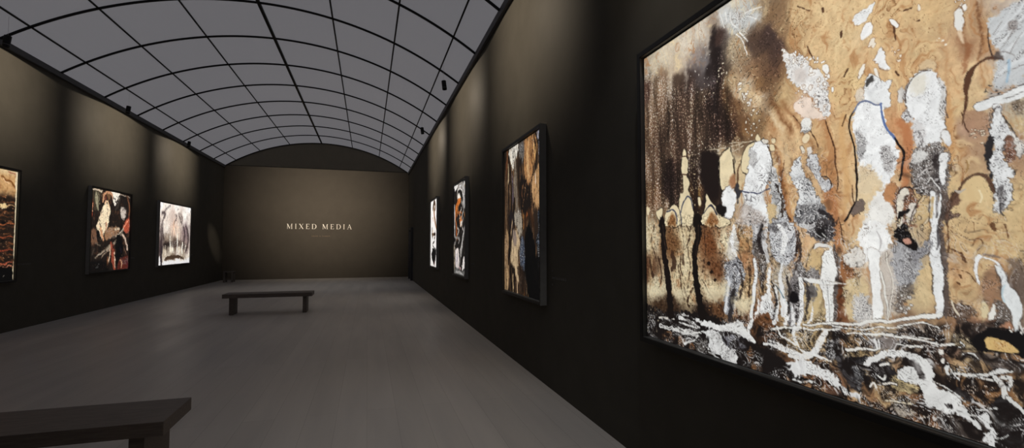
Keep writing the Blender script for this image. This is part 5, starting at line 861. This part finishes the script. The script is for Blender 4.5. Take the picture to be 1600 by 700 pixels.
def LIGHTS():
    WARM = (1.0, .84, .65); NEU = (1.0, .985, .97)
    for side, y, wt in (('L', 10.4, 1), ('L', 14.9, 1), ('L', 19.3, 1), ('R', 1.6, .7), ('R', 6.1, 1), ('R', 10.2, 1), ('R', 14.7, 1)):
        x, X, ox = ((XL + .40), XL, XR - .42) if side == 'L' else (XR - .42, XR, XL + .40)
        # a soft upright pool over each picture from the fixture's own lens, masked at the vault edge
        framing('wall_wash_lamp', (x, y, 4.90), 0, X, y - 2.4, y + 2.4, 2.35, 7.6, 8.4 * wt, (X, y, 4.3), 175, WARM, .02, (2.4, 2.5), 5.14, 1.5)
    for y in (1.6, 6.1, 10.2, 14.7): spot('floor_fill', (XR - .42, y, 4.90), (XR - 1.3, y, 0), 60, 70, 1.0, WARM, .05)  # added downlights that brighten the floor along the right wall
    spot('floor_fill', (XR - .42, 2.4, 4.90), (XR - 1.0, 3.7, 0), 90, 60, 1.0, NEU, .05)  # added to brighten the near right floor
    spot('floor_fill', (VC + .8, 20.0, 6.2), (VC + .8, 20.0, 0), 130, 75, 1.0, NEU, .05)  # added under the vault, no fixture, to brighten the far floor
    for side, y0, y1 in PICS:
        yc = (y0 + y1) / 2
        if side == 'R': loc = (XL + .40, yc, 4.96); pl = XR - .05
        else: loc = (XR - .42, yc, 4.96); pl = XL + .05
        framing('picture_fill', loc, 0, pl, y0, y1, ZB_ - .011, ZT, 3000, (pl, yc, 1.9), 34, NEU)  # added cross-aisle beam, masked to brighten the canvas alone
    framing('title_wall_lamp', (VC, 12.0, 6.2), 1, YB, -2.0 - 5.6, -2.0 + 5.6, -2.2, 9, 9800, (-2.0, YB, 3.2), 60, WARM, 1.0, (5.6, 6), HS - .02)  # unseen source, no fixture; soft mask shapes the pool on the end wall
    spot('corner_lamp', (VC, 17.0, 6.3), (XL, 23.55, 1.75), 900, 8.5, 1.0, WARM)  # added spot under the ridge, no fixture, for the glow on the left wall
q = RES
us = np.concatenate([np.linspace(0, .9, int(.9 / (.0042 * q)), endpoint=False), np.linspace(.9, 1.55, int(.65 / (.0033 * q)), endpoint=False), np.linspace(1.55, 2.12, int(.57 / (.0026 * q)), endpoint=False), np.linspace(2.12, 2.895, 60)])
picture('R', .15, 3.045, paint_forest, sketch('R', .15, 3.045, 0, 0, 1), 'very large painting of pale trees on ochre over black undergrowth, nearest on the right wall', (.004, .0036 * q), us)
picture('R', 5.225, 6.785, paint_wood, sketch('R', 5.225, 6.785, 780, 185, 4.667), 'tall framed painting of brown bark streaks with a black lower corner, on the right wall', (.010 * q, .006 * q))
picture('R', 9.66, 11.09, paint_masks, sketch('R', 9.66, 11.09, 700, 270, 4.118), 'framed painting tangled in orange, white and black, third along the right wall', (.016 * q, .008 * q))
picture('R', 13.87, 15.38, paint_bulb, sketch('R', 13.87, 15.38, 665, 300, 5.6), 'white framed painting with a brown stem and black bulb, farthest on the right wall', (.02 * q, .01 * q))
picture('L', 9.20, 11.24, paint_rust, sketch('L', 9.20, 11.24, 0, 255, 3.59), 'framed painting of rust and black bands with cream margin, cut by the left edge', (.012 * q, .008 * q))
picture('L', 13.755, 15.72, paint_ember, sketch('L', 13.755, 15.72, 125, 280, 4.375), 'framed painting of cream and ember red shapes on black, middle of the left wall', (.014 * q, .009 * q))
picture('L', 17.65, 20.455, paint_grove, sketch('L', 17.65, 20.455, 240, 300, 5.385), 'pale grey framed painting of a misty grove, farthest on the left wall', (.02 * q, .01 * q))

# ---------------------------------------------------------------- captions beside the pictures: three rows of tiny grey lettering
def caption(side, y0, z0, words, hgt, label, rows=True):
    X, s = (XL, 1) if side == 'L' else (XR, -1); dy = s
    root = empty('wall_caption', (X, y0, z0)); tag(root, label, 'label', 'small captions beside the paintings')
    rng = random.Random(int(y0 * 10))
    def line(name, wl, zc, h):
        p = 0
        for n in wl:
            bm = bmesh.new(); box(bm, *sorted((0, s * .0006)), *sorted((dy * p, dy * (p + n * h * .52))), zc - h / 2, zc - h * .36)
            for k in range(n):
                w = h * .52; tall = h * (1.0 if k == 0 else rng.choice((.68, .68, .68, 1.0)))
                def bar(a, b, c, d):
                    box(bm, *sorted((0, s * .002)), *sorted((dy * (p + a * w), dy * (p + b * w))), zc - h / 2 + c, zc - h / 2 + d)
                bar(.05, .3, 0, tall); kind = rng.random()
                if kind < .75: bar(.62, .85, 0, h * .66)
                if kind < .5: bar(.25, .7, h * .54, h * .68)
                p += w
            p += h * .5
            add(name, bm, M_cap, root)
    line('word', words, 0, hgt)
    if rows: line('mark', (2,), hgt * 2.3, hgt * .8); line('mark', (2,), -hgt * 2.3, hgt * .8)
    return root
CAPS()

# ---------------------------------------------------------------- wall title MIXED MEDIA, thick and thin roman capitals
def letter_polys(ch):
    """outlines in cap-height units"""
    B, S, F = .112, .045, .026
    def stem(x, w=B): return [[(x, 0), (x + w, 0), (x + w, 1), (x, 1)], [(x - .08, 0), (x + w + .08, 0), (x + w + .08, F), (x - .08, F)], [(x - .08, 1 - F), (x + w + .08, 1 - F), (x + w + .08, 1), (x - .08, 1)]]
    if ch == 'I': return stem(.08), .29
    if ch == 'M':
        return [[(.12, 0), (.12 + S, 0), (.15 + S, .95), (.13, .95)], [(.03, 0), (.28, 0), (.28, F), (.03, F)], [(.06, 1), (.22, 1), (.60, .16), (.55, 0)], [(.53, .02), (.58, .12), (.95, 1), (.90, 1)], [(.88, 0), (.88 + B, 0), (.86 + B, 1), (.88, 1)], [(.78, 0), (1.10, 0), (1.10, F), (.78, F)], [(.86, 1 - F), (1.08, 1 - F), (1.08, 1), (.86, 1)], [(.02, 1 - F), (.20, 1 - F), (.20, 1), (.02, 1)]], 1.12
    if ch == 'X':
        return [[(.06, 1), (.22, 1), (.84, 0), (.68, 0)], [(.10, 0), (.15, 0), (.76, 1), (.71, 1)], [(.0, 1 - F), (.30, 1 - F), (.30, 1), (.0, 1)], [(.60, 1 - F), (.86, 1 - F), (.86, 1), (.60, 1)], [(.0, 0), (.26, 0), (.26, F), (.0, F)], [(.58, 0), (.90, 0), (.90, F), (.58, F)]], .90
    if ch == 'E':
        return stem(.08) + [[(.2, 1 - .04), (.60, 1 - .04), (.62, 1), (.2, 1)], [(.585, .80), (.615, .80), (.62, 1), (.59, 1)], [(.2, 0), (.62, 0), (.62, .04), (.2, .04)], [(.60, 0), (.64, 0), (.665, .22), (.635, .22)], [(.2, .50), (.48, .50), (.48, .54), (.2, .54)], [(.455, .42), (.485, .42), (.485, .62), (.455, .62)]], .68
    if ch == 'D':
        P = [[(.2, 0), (.42, 0), (.42, .035), (.2, .035)], [(.2, .965), (.42, .965), (.42, 1), (.2, 1)]]
        n = 14
        for k in range(n):
            a0, a1 = -math.pi / 2 + math.pi * k / n, -math.pi / 2 + math.pi * (k + 1) / n
            o = lambda a: (.40 + .46 * math.cos(a), .5 + .5 * math.sin(a)); i = lambda a: (.40 + .33 * math.cos(a), .5 + .465 * math.sin(a))
            P.append([o(a0), o(a1), i(a1), i(a0)])
        return stem(.08) + P, .90
    if ch == 'A':
        return [[(.10, 0), (.145, 0), (.47, .93), (.45, 1)], [(.43, 1), (.50, 1), (.88, 0), (.73, 0)], [(.23, .32), (.64, .32), (.625, .36), (.245, .36)], [(.0, 0), (.27, 0), (.27, F), (.0, F)], [(.62, 0), (.97, 0), (.97, F), (.62, F)]], .96
title = tag(empty('wall_title', (-2.2, YB, 2.5)), 'cream serif lettering MIXED MEDIA across the far wall', 'lettering')
def lay(word_x, word, cap, track, mat, root, z, thick=.006):
    x = word_x
    for ch in word:
        if ch == ' ': x += TITLE_GAP; continue
        P, w = letter_polys(ch); bm = bmesh.new()
        for i, p in enumerate(P):
            d = thick + .0004 * i
            prism(bm, [(x + u * cap, z + v * cap) for u, v in p], lambda u, v, q2: (u, -q2, v), d)
        add('letter', bm, mat, root); x += w * cap + track
    return x
TITLE()
sub = tag(empty('wall_subtitle', (-2.2, YB, 2.04)), 'faint small bronze line of lettering under the title on the far wall', 'lettering')
rng = random.Random(4); x = -.36
for n in (9, 2, 11):
    bm = bmesh.new(); box(bm, x, x + n * .034 - .01, -.0006, 0, -.031, -.025)
    for k in range(n):
        h = .062; w = .026
        box(bm, x, x + .008, -.003, 0, -h / 2, h / 2 * rng.choice((1, .5, .5)))
        if rng.random() < .6: box(bm, x + .008, x + w - .006, -.003, 0, -h / 2, -h / 2 + .008)
        x += w + .008
    x += .05; add('word', bm, M_sub, sub)

# ---------------------------------------------------------------- benches and stool
def bench(x0, x1, y0, y1, zt, th, legs, lw, ld0, ld1, label):
    xc, yc = (x0 + x1) / 2, (y0 + y1) / 2
    root = tag(empty('gallery_bench', (xc, yc, 0)), label, 'bench', 'wooden benches along the middle of the hall')
    bm = bmesh.new(); box(bm, x0 - xc, x1 - xc, y0 - yc, y1 - yc, zt - th, zt, .004); add('seat', bm, M_bench, root)
    for lx in legs:
        bm = bmesh.new(); box(bm, lx - xc, lx + lw - xc, ld0 - yc, ld1 - yc, 0, zt - th, .003); add('leg', bm, M_bench, root)
    return root
BENCHES()
st = tag(empty('stool', (-5.685, 23.43, 0)), 'small charcoal four-legged stool in the far left corner', 'stool')
bm = bmesh.new(); box(bm, -.185, .185, -.21, .21, .425, .475, .006); add('seat', bm, M_stool, st)
for sx in (-1, 1):
    for sy in (-1, 1):
        bm = bmesh.new(); box(bm, sx * .152 - .03, sx * .152 + .03, sy * .175 - .03, sy * .175 + .03, 0, .425, .003); add('leg', bm, M_stool, st)
for sy in (-1, 1):
    bm = bmesh.new(); box(bm, -.122, .122, sy * .175 - .014, sy * .175 + .014, .10, .14, .003); add('stretcher', bm, M_stool, st)
for sx in (-1, 1):
    bm = bmesh.new(); box(bm, sx * .152 - .014, sx * .152 + .014, -.145, .145, .10, .14, .003); add('stretcher', bm, M_stool, st)

# ---------------------------------------------------------------- spotlights hung beside the vault edge
def ceil_z(x): return vault(math.asin((x - VC) / VR) / VA)[1]
def spotlight(side, y, tilt, label):
    x = (XL + .40) if side == 'L' else (XR - .42); zc = 5.075
    root = tag(empty('ceiling_spotlight', (x, y, zc)), label, 'spotlight', 'black spotlights under the edge of the vault')
    Mt = Matrix.Rotation(tilt, 4, 'Y')
    bm = bmesh.new(); lathe(bm, [(0, .098), (.046, .098), (.05, .094), (.05, -.094), (.047, -.1), (.043, -.1), (.042, -.06), (0, -.055)], 28, Mt); hs = add('housing', bm, M_lamp, root, False)
    bm = bmesh.new(); lathe(bm, [(.0502, -.05), (.052, -.052), (.052, -.060), (.0502, -.062)], 28, Mt); add('collar', bm, M_trim, hs)
    top = Mt @ Vector((0, 0, .098)); zt = ceil_z(x) - zc
    bm = bmesh.new(); lathe(bm, [(0, .0), (.0015, .0), (.0015, zt - top.z), (0, zt - top.z)], 8, Matrix.Translation(top)); add('suspension_wire', bm, M_wire, root)
    return root
for side, y, lb in (('L', 10.2, 'black spotlight at the top left edge of the view, above the rust banded painting'), ('L', 14.55, 'black spotlight above the ember red painting on the left'), ('L', 18.95, 'black spotlight above the pale grove painting on the left'),
                    ('R', 10.3, 'black spotlight over the right side, nearer and larger of the two'), ('R', 14.65, 'black spotlight over the right side, smaller and farther of the two')):
    spotlight(side, y, .13 if side == 'L' else -.13, lb)

# ---------------------------------------------------------------- lamps
def aim(o, target):
    o.rotation_euler = (Vector(target) - o.location).to_track_quat('-Z', 'Y').to_euler()
def spot(name, loc, target, watts, ang, blend, col, rad=.03):
    l = bpy.data.lights.new(name, 'SPOT'); l.energy = watts; l.spot_size = math.radians(ang); l.spot_blend = blend; l.color = col; l.shadow_soft_size = rad
    o = bpy.data.objects.new(name, l); COL.objects.link(o); o.location = loc; aim(o, target); return o
def framing(name, loc, axis, plane, a0, a1, b0, b1, watts, target, ang, col, blend=.15, soft=.006, top=None, even=0):
    """a spot with a node mask that cuts the beam to one rectangle of the plane (axis 0: x = plane, a = y; axis 1: y = plane, a = x; b = z)"""
    o = spot(name, loc, target, watts, ang, blend, col, 0.0); l = o.data; l.use_nodes = True; nt = l.node_tree; nd, ln = nt.nodes, nt.links
    em = [n for n in nd if n.type == 'EMISSION'][0]; g = nd.new('ShaderNodeNewGeometry'); sp = nd.new('ShaderNodeSeparateXYZ'); ln.new(g.outputs['Incoming'], sp.inputs[0])
    def mth(op, a, b=None, c=None):
        n = nd.new('ShaderNodeMath'); n.operation = op
        for i, v in enumerate((a, b, c)):
            if v is None: continue
            if isinstance(v, (int, float)): n.inputs[i].default_value = v
            else: ln.new(v, n.inputs[i])
        return n.outputs[0]
    D = sp.outputs[axis]; t = mth('DIVIDE', plane - loc[axis], D)
    A = mth('MULTIPLY_ADD', t, sp.outputs[1 - axis], loc[1 - axis]); B = mth('MULTIPLY_ADD', t, sp.outputs[2], loc[2])
    def gate(v, lo, hi, sf):
        d = mth('MINIMUM', mth('SUBTRACT', v, lo), mth('SUBTRACT', hi, v)); n = nd.new('ShaderNodeMapRange'); n.interpolation_type = 'SMOOTHSTEP'
        ln.new(d, n.inputs['Value']); n.inputs['From Min'].default_value = 0; n.inputs['From Max'].default_value = sf; return n.outputs['Result']
    sa, sb = soft if isinstance(soft, tuple) else (soft, soft)
    G = mth('MULTIPLY', gate(A, a0, a1, sa), gate(B, b0, b1, sb))
    if top is not None: G = mth('MULTIPLY', G, gate(B, -9, top, .03))
    if even:      # mask gain that spreads the beam evenly over the plane
        off = abs(plane - loc[axis]); da, db = mth('SUBTRACT', A, loc[1 - axis]), mth('SUBTRACT', B, loc[2])
        q = mth('MULTIPLY_ADD', da, da, mth('MULTIPLY_ADD', db, db, off * off)); G = mth('MULTIPLY', G, mth('POWER', mth('DIVIDE', q, off * off), even))
    ln.new(G, em.inputs['Strength']); return o
LIGHTS()

# ---------------------------------------------------------------- world, camera, colour
w = bpy.data.worlds.new('World'); SC.world = w; w.use_nodes = True; w.node_tree.nodes['Background'].inputs[0].default_value = rgb(.02, .02, .025); w.node_tree.nodes['Background'].inputs[1].default_value = .3
cd = bpy.data.cameras.new('Camera'); cam = bpy.data.objects.new('Camera', cd); COL.objects.link(cam); SC.camera = cam
cd.sensor_fit = 'HORIZONTAL'; cd.sensor_width = 36; cd.lens = FOC / 1600 * 36; cd.clip_start = .05; cd.clip_end = 200
cam.matrix_world = Matrix(((RT[0], UP[0], -FW[0], 0), (RT[1], UP[1], -FW[1], 0), (RT[2], UP[2], -FW[2], EYE), (0, 0, 0, 1)))
SC.view_settings.view_transform = 'Standard'; SC.view_settings.look = 'None'; SC.view_settings.exposure = 0; SC.view_settings.gamma = 1; SC.view_settings.use_curve_mapping = False
SC.cycles.use_denoising = True; SC.cycles.max_bounces = 8; SC.cycles.diffuse_bounces = 4; SC.cycles.sample_clamp_indirect = 4
